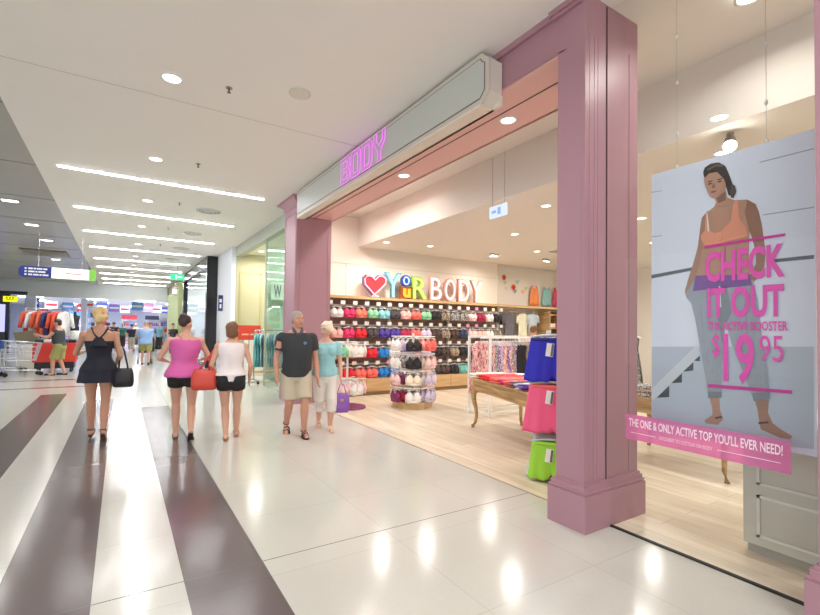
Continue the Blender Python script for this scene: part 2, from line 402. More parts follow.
for k, (x, y) in enumerate([(1.62, 10.75), (1.64, 13.6), (1.64, 16.4), (1.64, 19.2), (1.64, 22.0), (1.64, 24.8)]):
    t = empty('ceiling_vent', 'round air vent in the mall ceiling, %s of the row between linear lights' % ORD[k], 'vent', (x, y, CH), 0, 'round ceiling vents')
    for q, (r0, r1, z) in enumerate([(.26, .22, -.01), (.19, .15, -.025), (.12, .07, -.04)]):
        a = MB(); n = 28
        a.ring_loft([[(r*math.cos(j*2*PI/n), r*math.sin(j*2*PI/n), h) for j in range(n)] for r, h in ((r0, 0), (r0, z), (r1, z-.01), (r1, 0))], cap=False)
        a.build('vent_ring', grey_white, t, True)
    a = MB(); a.cyl(0, 0, -.004, -.001, .2, 24); a.build('duct_opening', mat('duct_dark', (70, 72, 70), .7), t)
# bronze hatch in left ceiling
t = empty('access_hatch', 'dull bronze rectangular hatch in the grey left ceiling', 'hatch', (-2.4, 20.6, CH+.03))
a = MB(); a.box(-.66, .66, -.75, .75, -.03, 0); a.build('hatch_frame', mat('bronze_frame', (120, 108, 84), .4, .4), t)
a = MB(); a.box(-.6, .6, -.69, .69, -.04, -.03); a.build('hatch_panel', mat('bronze_panel', (132, 118, 90), .35, .3), t)
# hanging direction sign
t = empty('hanging_sign', 'long hanging mall direction sign, dark blue with white writing and a green end', 'sign', (-1.52, 16.0, 2.97))
a = MB(); ny = 20
pts = [(-.93, -.03, -.05), (-.90, -.03, -.12), (-.84, -.03, -.15), (-.20, -.03, -.15), (-.20, -.03, .15), (-.84, -.03, .15), (-.90, -.03, .12), (-.93, -.03, .05)]
a.poly_prism(pts, (0, .06, 0)); a.build('blue_panel', mat('sign_blue', (28, 38, 110), .4, emit=(28, 38, 110), es=.5), t)
a = MB(); a.box(-.20, .68, -.03, .03, -.15, .15); a.build('white_panel', mat('sign_white', (240, 244, 246), .4, emit=(240, 244, 246), es=.6), t)
a = MB(); a.box(.68, .84, -.03, .03, -.16, .16); a.build('green_panel', mat('sign_green', (110, 170, 60), .4, emit=(110, 170, 60), es=.4), t)
for k in range(3):
    a = MB(); xx = -.72
    for wl in ((.10, .05, .12, .09), (.14, .04, .16), (.09, .12, .05, .13))[k]: a.box(xx, xx+wl, -.034, -.03, .066-.085*k, .108-.085*k); xx += wl+.02
    a.build('line_of_writing', white, t)
    a = MB(); a.box(-.80, -.755, -.034, -.03, .065-.085*k, .11-.085*k); a.build('symbol', white, t)
a = MB(); a.box(.12, .50, -.034, -.03, -.015, .02); a.build('line_of_writing', mat('sign_red', (226, 130, 130), .5), t)
for x in (-.5, .5):
    a = MB(); a.tube([(x, 0, .15), (x, 0, CH-2.97+.03)], .008, 6); a.build('hanger_rod', chrome, t)
# green exit sign
t = empty('exit_sign', 'green lit exit sign hanging from the mall ceiling far down the mall', 'sign', (1.95, 20.6, 3.55))
a = MB(); a.box(-.26, .26, -.03, .03, -.12, .12); a.build('sign_box', mat('exit_green', (60, 190, 130), .4, emit=(40, 200, 130), es=1.0), t)
a = MB(); a.box(-.07, -.02, -.04, -.03, -.06, .03); a.ell((-.045, -.035, .06), .025, .01, .025); a.box(.03, .16, -.04, -.03, -.02, .02); a.build('pictogram', emis('exit_white', (230, 255, 240), 2.5), t)
a = MB(); a.tube([(0, 0, .12), (0, 0, CH-3.55)], .01, 6); a.build('hanger_rod', chrome, t)

# ================================================================ THE LIT SIGN BOX
SX, SY0, SY1, SZ0, SZ1 = 2.80, 3.0, 8.22, 3.60, 4.075
t = empty('sign_box', 'long pale grey shop sign box with glowing pink BODY lettering over the doorway', 'sign', (SX, 5.4, 3.60))
def sp(y, z, x=0): return (x, y-5.4, z-3.60)
def oct_loop(y0, y1, z0, z1, c, x):
    pts = []
    for (cy_, cz_, sy_, sz_) in ((y0, z0, 1, 1), (y1, z0, -1, 1), (y1, z1, -1, -1), (y0, z1, 1, -1)):
        arc = []
        for k in range(5):
            th = k/4*PI/2
            arc.append((cy_+sy_*c*math.cos(th), cz_+sz_*c*math.sin(th)))
        if (sy_, sz_) in ((-1, 1), (1, -1)): arc = arc[::-1]
        # concave quarter circles at each corner
        pts += [sp(a_, b_, x) for a_, b_ in arc[::-1]]
    return pts
a = MB()
L_ = [(SY0, SZ0+.09), (SY0+.04, SZ0+.05), (SY0+.09, SZ0), (SY1, SZ0), (SY1, SZ1), (SY0+.09, SZ1), (SY0+.05, SZ1-.05), (SY0, SZ1-.09)]
a.poly_prism([sp(y, z, .03) for y, z in L_], (.14, 0, 0)); a.build('cabinet', mat('sign_cream', (218, 212, 200), .5), t)
a = MB()
def inset(d): return [(SY0+d, SZ0+.09+d*.4), (SY0+.04+d*.7, SZ0+.05+d*.7), (SY0+.09+d*.4, SZ0+d), (SY1-d, SZ0+d), (SY1-d, SZ1-d), (SY0+.09+d*.4, SZ1-d), (SY0+.05+d*.7, SZ1-.05-d*.7), (SY0+d, SZ1-.09-d*.4)]
a.poly_prism([sp(y, z, .0) for y, z in L_], (.03, 0, 0)); a.build('front_frame', mat('sign_frame', (206, 200, 188), .45), t, bevel=.004)
a = MB(); a.poly_prism([sp(y, z, -.004) for y, z in inset(.045)], (.004, 0, 0)); a.build('outline', mat('sign_line', (128, 104, 96), .5), t)
a = MB(); a.poly_prism([sp(y, z, -.007) for y, z in inset(.055)], (.003, 0, 0)); a.build('face_panel', mat('sign_face', (196, 200, 194), .4), t)
# bottom moulding of the box
a = MB(); a.box(.0, .18, SY0+.10-5.4, SY1-5.4, -.02, 0.0); a.box(.15, .18, SY0-.0-5.4, SY1-5.4, -.02, .08); a.build('bottom_moulding', mat('sign_mould', (226, 216, 202), .5), t)
neon = emis('pink_neon', (236, 110, 240), 1.25); neon_core = mat('pink_acrylic', (214, 120, 214), .4, emit=(225, 90, 225), es=.35)
def poly_letter(strokes, y, z, w, h, name):
    """strokes in a 0..1 box, drawn as double tubes"""
    a = MB()
    for st, closed in strokes: a.tube([(-.03, -(y+u*w)-0, z+v*h) for u, v in st], .0042, 6, closed)
    return a
GL = {
 'B': [([(0,0),(0,1),(.78,1),(.95,.88),(.95,.62),(.82,.5),(.95,.38),(.95,.12),(.78,0)],True), ([(.25,.16),(.25,.42),(.6,.42),(.68,.36),(.68,.22),(.6,.16)],True), ([(.25,.58),(.25,.84),(.6,.84),(.68,.78),(.68,.64),(.6,.58)],True)],
 'O': [([(.15,0),(0,.12),(0,.88),(.15,1),(.8,1),(.95,.88),(.95,.12),(.8,0)],True), ([(.3,.16),(.25,.22),(.25,.78),(.3,.84),(.65,.84),(.7,.78),(.7,.22),(.65,.16)],True)],
 'D': [([(0,0),(0,1),(.75,1),(.95,.84),(.95,.16),(.75,0)],True), ([(.25,.16),(.25,.84),(.64,.84),(.7,.76),(.7,.24),(.64,.16)],True)],
 'Y': [([(.34,0),(.34,.36),(0,.66),(0,1),(.24,1),(.24,.72),(.48,.54),(.72,.72),(.72,1),(.95,1),(.95,.66),(.62,.36),(.62,0)],True)],
}
y0 = -(6.15-5.4)
for k, ch in enumerate('BODY'):
    a = poly_letter(GL[ch], y0+k*.342, .045, .31, .385, ch); o = a.build('letter', neon, t, True)
    a = MB()
    for st, cl in GL[ch]:
        cx_ = sum(u for u, v in st)/len(st); cz_ = sum(v for u, v in st)/len(st); s_ = .9 if st is GL[ch][0][0] else 1.25
        a.tube([(-.02, -(y0+k*.342+(cx_+(u-cx_)*s_)*.31), .045+(cz_+(v-cz_)*s_)*.385) for u, v in st], .003, 5, cl)
    a.build('inner_neon', neon_core, o)

# ================================================================ POSTER, WIRES, BANNER
XP = 3.35
def poster_paper(name, rgb, noise, scale):
    m = mat(name, rgb, .25, noise=noise, scale=scale)
    n, l = m.node_tree.nodes, m.node_tree.links
    p = n['Principled BSDF']; o = n['Material Output']; tr = n.new('ShaderNodeBsdfTranslucent'); mx = n.new('ShaderNodeMixShader'); mx.inputs[0].default_value = .35
    tr.inputs[0].default_value = srgb(*rgb)
    if noise: l.new(p.inputs['Base Color'].links[0].from_socket, tr.inputs[0])
    l.new(p.outputs[0], mx.inputs[1]); l.new(tr.outputs[0], mx.inputs[2]); l.new(mx.outputs[0], o.inputs[0])
    return m
t = empty('poster', 'tall hanging poster of a woman in coral crop top with pink CHECK IT OUT lettering', 'poster', (XP, 1.365, .80))
def flat_shape(pts):
    from mathutils.geometry import tessellate_polygon
    a = MB(); v = [a.bm.verts.new(p) for p in pts]
    for tri in tessellate_polygon([[Vector((p[1], p[2], 0)) for p in pts]]):
        try: a.bm.faces.new([v[i] for i in tri])
        except ValueError: pass
    return a
def Lp(y, z, x=0): return (x, y-1.365, z-.80)
def wall_grad(name, a_, b_): return mat(name, a_, .25, noise=.03, scale=1.5)
a = MB(); a.box(0, .001, .905-1.365, 1.827-1.365, 0, 1.866); a.build('poster_sheet', poster_paper('poster_sky', (230, 235, 248), .05, 1.2), t)
P = {
  'hair':[ (1.475,2.561),(1.477,2.584),(1.467,2.612),(1.431,2.628),(1.384,2.622),(1.346,2.586),(1.330,2.541),(1.306,2.457),(1.294,2.412),(1.309,2.377),(1.330,2.391),(1.341,2.445),(1.352,2.498),(1.393,2.560),(1.441,2.565),(1.467,2.541) ],
  'face':[ (1.471,2.560),(1.447,2.584),(1.393,2.581),(1.356,2.540),(1.337,2.504),(1.323,2.511),(1.319,2.478),(1.337,2.457),(1.347,2.432),(1.371,2.406),(1.394,2.390),(1.419,2.389),(1.438,2.407),(1.453,2.449),(1.467,2.492),(1.473,2.525) ],
  'torso':[ (1.413,2.394),(1.347,2.432),(1.336,2.376),(1.298,2.349),(1.228,2.336),(1.184,2.297),(1.215,2.140),(1.222,1.997),(1.216,1.843),(1.529,1.861),(1.500,1.969),(1.480,2.078),(1.492,2.146),(1.468,2.197),(1.460,2.300),(1.413,2.333),(1.401,2.359) ],
  'arm_r':[ (1.228,2.336),(1.184,2.297),(1.167,2.243),(1.154,2.169),(1.143,2.066),(1.134,1.985),(1.141,1.906),(1.169,1.838),(1.203,1.807),(1.223,1.821),(1.213,1.863),(1.185,1.921),(1.185,1.992),(1.201,2.076),(1.222,2.151),(1.240,2.248) ],
  'arm_l':[ (1.448,2.319),(1.488,2.275),(1.500,2.192),(1.512,2.083),(1.537,1.985),(1.570,1.876),(1.596,1.780),(1.589,1.743),(1.550,1.737),(1.529,1.782),(1.501,1.869),(1.478,1.967),(1.464,2.075),(1.468,2.186) ],
  'bra':[ (1.492,2.157),(1.468,2.180),(1.464,2.292),(1.452,2.302),(1.448,2.187),(1.410,2.154),(1.372,2.160),(1.316,2.218),(1.302,2.329),(1.289,2.351),(1.277,2.336),(1.270,2.229),(1.235,2.160),(1.227,2.101),(1.339,2.088),(1.462,2.071),(1.492,2.120) ],
  'waist':[ (1.525,1.883),(1.216,1.861),(1.203,1.791),(1.543,1.777) ],
  'pants':[ (1.589,1.767),(1.543,1.841),(1.199,1.824),(1.176,1.701),(1.164,1.580),(1.152,1.420),(1.127,1.264),(1.118,1.098),(1.199,1.072),(1.243,1.213),(1.312,1.404),(1.348,1.561),(1.367,1.413),(1.375,1.221),(1.372,1.073),(1.451,1.058),(1.470,1.212),(1.502,1.408),(1.530,1.585),(1.554,1.693),(1.585,1.733) ],
  'shade':[ (1.396,1.798),(1.340,1.794),(1.313,1.624),(1.348,1.551),(1.367,1.413),(1.396,1.583) ],
  'foot_l':[ (1.444,1.059),(1.387,1.067),(1.383,0.987),(1.365,0.931),(1.395,0.890),(1.467,0.885),(1.475,0.905),(1.427,0.950),(1.428,0.991) ],
  'foot_r':[ (1.194,1.077),(1.123,1.093),(1.129,1.012),(1.106,0.953),(1.060,0.920),(1.013,0.895),(1.022,0.876),(1.068,0.872),(1.164,0.905),(1.170,0.932),(1.180,1.019) ],
  'floor':[ (1.825,1.384),(0.915,1.420),(0.919,0.842),(1.825,0.738) ],
  'ramp':[ (1.825,1.072),(1.514,1.418),(1.502,1.337),(1.796,1.011),(1.825,0.984) ],
  's1':[ (1.789,1.012),(1.701,1.110),(1.701,1.029) ],
  's2':[ (1.687,1.130),(1.616,1.206),(1.616,1.142) ],
  's3':[ (1.609,1.218),(1.542,1.290),(1.543,1.232) ],
  's4':[ (1.538,1.300),(1.502,1.337),(1.502,1.298) ],
  'rail1':[ (1.827,1.917),(1.543,1.943),(1.543,1.921),(1.827,1.890) ],
  'rail2':[ (1.133,1.941),(0.911,1.942),(0.912,1.920),(1.133,1.921) ],
  'panel1':[ (1.162,2.556),(0.907,2.555),(0.907,2.549),(1.162,2.550) ],
  'panel2':[ (1.148,2.224),(0.909,2.218),(0.910,2.212),(1.148,2.218) ],
  'l1':[ (1.827,2.538),(1.749,2.530),(1.749,2.526),(1.827,2.533) ],
  'l2':[ (1.827,2.204),(1.750,2.200),(1.750,2.195),(1.827,2.199) ],
  'line1':[ (1.468,2.080),(1.038,2.088),(1.038,2.072),(1.468,2.060) ],
  'line2':[ (1.451,1.151),(1.013,1.161),(1.013,1.141),(1.451,1.128) ],
}
pc = dict(hair=(66, 52, 46), face=(206, 160, 136), torso=(202, 154, 130), arm_r=(172, 124, 102), arm_l=(184, 140, 118), bra=(252, 172, 142), waist=(140, 90, 176), pants=(172, 178, 190), shade=(148, 154, 166),
          foot_l=(200, 156, 136), foot_r=(186, 142, 120), floor=(202, 210, 222), ramp=(228, 232, 238), s1=(72, 76, 82), s2=(76, 80, 86), s3=(78, 82, 88), s4=(80, 84, 90), rail1=(98, 106, 116), rail2=(98, 106, 116),
          panel1=(160, 168, 182), panel2=(160, 168, 182), l1=(160, 168, 182), l2=(160, 168, 182), line1=(228, 60, 172), line2=(228, 60, 172))
nm = dict(hair='printed_hair', face='printed_face', torso='printed_torso', arm_r='printed_arm', arm_l='printed_arm', bra='printed_crop_top', waist='printed_waistband', pants='printed_trousers', shade='printed_trouser_fold',
          foot_l='printed_foot', foot_r='printed_foot', floor='printed_floor', ramp='printed_ramp', s1='printed_step', s2='printed_step', s3='printed_step', s4='printed_step', rail1='printed_rail', rail2='printed_rail',
          panel1='printed_line', panel2='printed_line', l1='printed_line', l2='printed_line', line1='upper_bar', line2='lower_bar')
layer = dict(floor=1, ramp=2, s1=3, s2=3, s3=3, s4=3, rail1=2, rail2=2, panel1=2, panel2=2, l1=2, l2=2, arm_l=4, foot_l=4, foot_r=4, torso=5, arm_r=6, pants=7, shade=8, waist=8, bra=8, face=9, hair=10, line1=12, line2=12)
for k, pts in P.items():
    x = -.0006*layer[k]
    a = flat_shape([Lp(y, z, x) for y, z in pts])
    a.build(nm[k], poster_paper('poster_'+k, pc[k], .07 if layer[k] in (4, 5, 6, 7) else 0, 9), t)
def flat(name, pts, x, rgb, d=.0005):
    a = flat_shape([Lp(y, z, x) for y, z in pts])
    return a.build(name, mat('ink_%d_%d_%d' % rgb, rgb, .3), t)
def oval(cy, cz, ry, rz, n=14): return [(cy+ry*math.cos(k*2*PI/n), cz+rz*math.sin(k*2*PI/n)) for k in range(n)]
XF = -.0066
for cy in (1.436, 1.378): flat('printed_eye', oval(cy, 2.492, .013, .0055), XF, (50, 38, 36)); flat('printed_brow', oval(cy, 2.508, .018, .004), XF, (62, 46, 40))
flat('printed_mouth', oval(1.415, 2.433, .017, .006), XF, (140, 74, 70))
flat('printed_nose', [(1.414, 2.495), (1.402, 2.462), (1.418, 2.456), (1.426, 2.464)], XF, (140, 98, 80))
flat('printed_neck_shadow', [(1.40, 2.392), (1.345, 2.42), (1.345, 2.36), (1.385, 2.35)], -.0050, (128, 88, 72))
flat('printed_strap', [(1.457, 2.30), (1.452, 2.304), (1.440, 2.18), (1.449, 2.17)], XF, (226, 226, 230))
flat('printed_belly_line', [(1.352, 2.06), (1.346, 2.06), (1.350, 1.89), (1.356, 1.89)], -.0052, (136, 94, 76))
flat('printed_cuff', [(1.452, 1.10), (1.372, 1.11), (1.372, 1.072), (1.451, 1.057)], XF, (118, 122, 132))
flat('printed_cuff', [(1.205, 1.12), (1.118, 1.14), (1.118, 1.098), (1.199, 1.072)], XF, (118, 122, 132))
for q in ((1.41, .925, 1.37, .94), (1.125, .95, 1.175, .935)): flat('printed_sandal_strap', [(q[0], q[1]), (q[2], q[3]), (q[2], q[3]+.012), (q[0], q[1]+.012)], XF, (70, 58, 56))
flat('printed_torso_shade', [(1.24, 2.30), (1.215, 2.14), (1.222, 1.997), (1.216, 1.885), (1.27, 1.888), (1.262, 2.06), (1.268, 2.2)], -.0031, (180, 130, 108))
flat('printed_collarbone', [(1.40, 2.325), (1.33, 2.318), (1.33, 2.324), (1.40, 2.333)], -.0031, (176, 126, 104))
flat('printed_hem_band', [(1.462, 2.071), (1.339, 2.088), (1.227, 2.101), (1.227, 2.120), (1.339, 2.108), (1.465, 2.092)], -.0055, (228, 142, 112))
flat('printed_cup_seam', [(1.376, 2.16), (1.366, 2.16), (1.360, 2.10), (1.372, 2.10)], -.0055, (228, 142, 112))
flat('printed_face_shade', [(1.337, 2.457), (1.347, 2.432), (1.371, 2.406), (1.385, 2.398), (1.372, 2.44), (1.358, 2.50), (1.337, 2.52)], -.0058, (176, 128, 106))
flat('printed_ponytail', [(1.31, 2.46), (1.292, 2.44), (1.285, 2.40), (1.30, 2.36), (1.315, 2.37), (1.322, 2.41)], -.0062, (70, 52, 44))
flat('printed_hair_shine', [(1.45, 2.595), (1.40, 2.612), (1.36, 2.595), (1.36, 2.586), (1.40, 2.602), (1.448, 2.585)], -.0062, (104, 82, 70))
for fy, fz, fl in ((1.50, 1.70, .30), (1.46, 1.60, .40), (1.43, 1.45, .30), (1.25, 1.72, .34), (1.21, 1.58, .36), (1.17, 1.40, .24)):
    flat('printed_trouser_fold', [(fy, fz), (fy-.012, fz-.02), (fy-.03, fz-fl), (fy-.018, fz-fl*.9)], -.0049, (150, 156, 170))
flat('printed_drawstring', [(1.385, 1.80), (1.378, 1.80), (1.372, 1.66), (1.38, 1.66)], -.0055, (226, 228, 234))
mag = mat('magenta_lettering', (230, 60, 176), .35)
text_mesh('CHECK', 'pink_lettering', mag, t, Lp(1.465, 1.828, -.0085), (.424, .205), 'W', .0012, .035)
text_mesh('IT OUT', 'pink_lettering', mag, t, Lp(1.454, 1.590, -.0085), (.408, .200), 'W', .0012, .035)
text_mesh('THE ACTIVE BOOSTER', 'pink_lettering', mag, t, Lp(1.454, 1.508, -.0085), (.425, .058), 'W', .0012, .02)
text_mesh('$', 'pink_lettering', mag, t, Lp(1.424, 1.32, -.0085), (.042, .165), 'W', .0012, .01)
text_mesh('19', 'pink_lettering', mag, t, Lp(1.362, 1.172, -.0085), (.168, .318), 'W', .0012, .02)
text_mesh('95', 'pink_lettering', mag, t, Lp(1.168, 1.322, -.0085), (.116, .158), 'W', .0012, .0)
clear = glass_mat('clear_acrylic', (.92, .92, .92), 1.5)
for k, y in enumerate((1.65, 1.13)):
    o = empty('hanging_wire', 'thin wire with clear clips holding up the poster, %s one' % ('left', 'right')[k], 'wire', (XP+.004, y, 2.666), 0, 'poster wires')
    a = MB(); a.tube([(0, 0, 0), (0, 0, 1.38)], .0016, 6); a.build('wire', mat('steel_wire', (190, 186, 180), .3, .6), o)
    for z in (.01, .25, .62, .95):
        a = MB(); a.ell((0, 0, z), .008, .011, .018, 8, 6); a.build('clip', mat('clip_white', (228, 224, 220), .2), o)
# pink banner decal stuck on the glass
t = empty('window_banner', 'translucent pink banner with white writing across the lower window glass', 'banner', (3.226, 1.47, .70))
a = MB(); a.box(0, .002, -.485, .48, 0.0, .183)
banner_m = glass_mat('pink_film', (.9, .45, .65), 1.3, 0, .42, (244, 160, 210)); a.build('film', banner_m, t)
pale = mat('pale_pink_lettering', (252, 226, 238), .4)
text_mesh("THE ONE & ONLY ACTIVE TOP YOU'LL EVER NEED!", 'white_lettering', pale, t, (-.001, .455, .095), (.905, .062), 'W', .001, .02)
text_mesh("EXCLUSIVE TO COTTON ON BODY", 'white_lettering', pale, t, (-.001, .235, .040), (.33, .024), 'W', .001, .0)
for y0_, y1_ in ((-.44, -.12), (.26, .44)):
    a = MB(); a.box(-.002, 0, y0_, y1_, .050, .054); a.build('rule_line', pale, t)
# ================================================================ SHOP INTERIOR
def cyl_row(n): return range(n)
# lights in the lowered shop ceiling and in the raised bay behind the shopfront
for k, (x, y, z) in enumerate([(3.44, 3.38, 3.725), (3.44, 5.43, 3.725), (3.95, 6.6, 4.05), (3.98, 7.35, 4.05), (3.85, 8.5, 4.05), (4.0, 1.45, 4.05), (4.0, -.4, 4.05)]):
    downlight('round downlight %s' % ['in the pink soffit nearest the front column', 'in the pink soffit halfway along the doorway', 'in the raised bay, right one of the far three', 'in the raised bay, middle one of the far three', 'in the raised bay nearest the back wall', 'high above the hanging poster', 'above the hidden end of the window'][k], x, y, z, SHOP_W*1.3, .075, 'downlights behind the shopfront', (1, .955, .89))
SL = [(6.61, 6.29), (6.0, 8.3), (8.45, 7.33), (5.5, 4.6), (7.4, 4.2), (9.6, 5.2), (10.6, 7.9), (5.4, 2.2), (7.6, 1.8), (9.8, 2.2), (5.2, -.4), (7.8, -1.0), (8.1, 8.5), (11.6, 5.0), (4.95, 8.5)]
for k, (x, y) in enumerate(SL):
    downlight('small warm downlight in the lowered shop ceiling, ' + ['in front of the lit letters', 'above the low bra stand', 'above the white rack', 'nearest the hanging exit sign', 'behind the exit sign and nearer the window', 'deep in the shop beyond the louvred vent', 'above the timber shelving unit', 'nearest the top of the poster', 'second back behind the poster', 'third back behind the poster', 'hidden end of the window, front', 'hidden end of the window, back', 'above the right half of the bra wall', 'deepest at the right wall', 'above the left end of the bra wall'][k], x, y, 3.42, SHOP_W*2.0, .07, 'downlights in the lowered shop ceiling', (1, .955, .89))
# twin spot fittings
def spot_pair(label, x, y, z=3.42):
    t = empty('spotlight', label, 'spotlight', (x, y, z), .3, 'twin gimbal spotlights in the shop ceiling')
    a = MB(); a.box(-.2, .2, -.09, .09, -.012, 0); a.build('frame', white, t)
    for s in (-.09, .09):
        b = MB(); b.cyl(s, 0, -.05, -.012, .055, 16, .07); h_ = b.build('spot_head', mat('spot_grey', (150, 146, 140), .4, .5), t)
        c = MB(); c.cyl(s, 0, -.055, -.05, .048, 16); c.build('lamp_lens', lamp_glow, h_)
spot_pair('twin spotlight in the shop ceiling, left one above the back wall letters', 7.9, 8.2)
spot_pair('twin spotlight in the shop ceiling, right one near the round vent', 9.6, 8.0)
spot_pair('twin spotlight in the shop ceiling, beside the front column', 10.8, 7.6)
t = empty('spotlight', 'bright white spotlight on a bracket seen just above the poster', 'spotlight', (4.95, 1.95, 3.42))
a = MB(); a.cyl(0, 0, -.06, 0, .03, 10); a.build('bracket', mat('spot_grey', (150, 146, 140), .4, .5), t)
a = MB(); a.tube([(0, 0, -.06), (-.06, -.02, -.14)], [.045, .06], 14); a.build('spot_head', mat('spot_grey', (150, 146, 140), .4, .5), t)
a = MB(); a.ell((-.07, -.024, -.15), .05, .05, .05); a.build('lamp_lens', emis('spot_bulb', (255, 250, 240), 40), t)
t = empty('ceiling_vent', 'square louvred vent in the lowered shop ceiling', 'vent', (9.0, 6.9, 3.42), .0)
for k in range(4):
    a = MB(); s = .3-.07*k
    a.tube([(-s, -s, -.01-.012*k), (s, -s, -.01-.012*k), (s, s, -.01-.012*k), (-s, s, -.01-.012*k)], .012, 6, True); a.build('louvre', grey_white, t)
a = MB(); a.box(-.3, .3, -.3, .3, -.006, -.001); a.build('duct_opening', mat('duct_dark', (70, 72, 70), .7), t)
# hanging exit sign in the doorway bay
t = empty('exit_sign', 'small pale blue and white hanging exit sign inside the shop', 'sign', (4.60, 4.70, 3.22))
a = MB(); a.box(-.012, .012, -.17, .17, -.085, .085); a.build('sign_panel', emis('exit_pale', (214, 226, 250), .95), t)
a = MB(); a.box(-.016, -.012, -.06, -.0, -.05, .05); a.box(-.016, -.012, .03, .12, -.02, .02); a.build('pictogram', emis('exit_blue', (150, 176, 236), .9), t)
for y in (-.12, .12):
    a = MB(); a.tube([(0, y, .085), (0, y, .83)], .004, 6); a.build('hanger_rod', chrome, t)
# ---- wall bay behind the bras
t = empty('wall_display', 'long bra display wall bay with brown back panels, white rails and timber plinth', 'display bay', (6.5, 9.2, 0))
def W(x): return x-6.5
a = MB(); a.box(W(3.72), W(9.1), .12, .19, .38, 2.17); a.build('back_panel', mat('taupe_back', (146, 118, 106), .55, noise=.05, scale=6), t)
a = MB(); a.box(W(3.72), W(9.1), -.33, .12, .09, .38); a.build('plinth', wood_mat('plinth_timber', (190, 150, 104), (214, 178, 132), .5, 'X'), t)
a = MB(); a.box(W(3.72), W(9.1), -.29, .12, 0, .09); a.build('kickboard', mat('kick_brown', (150, 118, 84), .5), t)
a = MB()
for k in range(7): a.box(W(3.9)+.8*k, W(3.906)+.8*k, -.333, -.33, .1, .37)
a.build('plinth_joint', mat('joint_brown', (130, 96, 64), .6), t)
a = MB(); a.box(W(3.66), W(13.1), -.22, .2, 2.17, 2.23); a.build('shelf', wood, t)
ROWS = [2.03, 1.58, 1.13, .68]
for z in ROWS:
    a = MB(); a.tube([(W(3.75), .06, z+.0), (W(9.1), .06, z+.0)], .012, 6); a.box(W(3.75), W(9.1), .10, .12, z-.02, z+.02); a.build('rail', white, t)
cards = [mat('card_white', (244, 242, 238), .5), mat('card_pink', (238, 160, 196), .5), mat('card_cream', (240, 226, 200), .5)]
rnd = random.Random(3)
for z in ROWS:
    for k in range(18):
        a = MB(); x = W(3.86+.3*k); a.box(x-.055, x+.055, -.20, -.196, z+.005, z+.085); a.tube([(x, -.2, z), (x, .06, z)], .006, 5)
        a.build('price_card', cards[0 if rnd.random() < .8 else rnd.choice((1, 2))], t)
# upright posts between bays
for k in range(4):
    a = MB(); x = W(3.74+1.79*k); a.box(x-.02, x+.02, .06, .12, .38, 2.17); a.build('upright', white, t)

# ---- bras
def bra_mesh(mt, w=.30, name='bra'):
    a = MB()
    for s in (-1, 1):
        n = 12; rings = []
        for j in range(6):
            q = j/5; th = q*PI/2; rr = math.cos(th)**.8; dep = .040*math.sin(th)
            ring = []
            for k in range(n):
                an = 2*PI*k/n; px_ = .076*rr*math.cos(an); pz = .080*rr*math.sin(an)
                if pz > 0: pz *= 1.25; px_ *= 1-.45*math.sin(an)**2
                ring.append((s*.068*w/.3+px_*w/.3+s*.004*q, -.008-dep, -.125+pz-.015*q))
            rings.append(ring)
        a.ring_loft(rings)
    # wings and under band
    for s in (-1, 1):
        a.ring_loft([[(s*.10*w/.3, -.008, -.06), (s*.10*w/.3, -.008, -.225), (s*.10*w/.3, .0, -.225), (s*.10*w/.3, .0, -.06)],
                     [(s*.15*w/.3, .002, -.10), (s*.15*w/.3, .002, -.22), (s*.15*w/.3, .01, -.22), (s*.15*w/.3, .01, -.10)]])
    a.ring_loft([[(-.11*w/.3, -.03, -.185), (-.11*w/.3, -.03, -.232), (-.11*w/.3, -.004, -.232), (-.11*w/.3, -.004, -.185)], [(.11*w/.3, -.03, -.185), (.11*w/.3, -.03, -.232), (.11*w/.3, -.004, -.232), (.11*w/.3, -.004, -.185)]])
    a.box(-.012, .012, -.022, -.01, -.16, -.105)
    return a.mesh(name, mt, True)
hanger_me = None
bra_cache = {}
def strap_mesh(mt, s, w):
    a = MB(); a.tube([(s*.085*w/.3, -.035, -.06), (s*.075*w/.3, -.02, -.02), (s*.07*w/.3, 0, .0), (s*.09*w/.3, .015, -.06), (s*.12*w/.3, .016, -.12)], .0055, 5)
    return a.mesh('strap', mt)
def hanger_mesh(w):
    a = MB(); a.tube([(-.12*w/.3, 0, -.012), (-.07*w/.3, 0, .006), (0, 0, .012), (.07*w/.3, 0, .006), (.12*w/.3, 0, -.012)], .006, 6)
    a.tube([(0, 0, .01), (0, 0, .035), (0, .012, .045)], .003, 5)
    return a.mesh('hanger', mat('clear_hanger', (232, 230, 228), .3))
def new_bra(mt, loc, rz, label, group, w=.30):
    key = (mt.name, w)
    if key not in bra_cache:
        bra_cache[key] = (bra_mesh(mt, w), strap_mesh(mt, -1, w), strap_mesh(mt, 1, w), hanger_mesh(w))
    m0, m1, m2, m3 = bra_cache[key]
    o = link('bra', m0); o.location = loc; o.rotation_euler = (0, 0, rz); tag(o, label, 'bra', group)
    link('strap', m1, o); link('strap', m2, o); link('hanger', m3, o)
    return o
leo = pattern_mat('leopard_print', [(0, (40, 32, 30)), (.46, (196, 176, 150)), (.56, (120, 92, 70)), (.62, (226, 214, 200))], 60)
bwp = pattern_mat('black_white_print', [(0, (30, 28, 30)), (.48, (232, 226, 220)), (.56, (60, 56, 58)), (.62, (238, 232, 228))], 50)
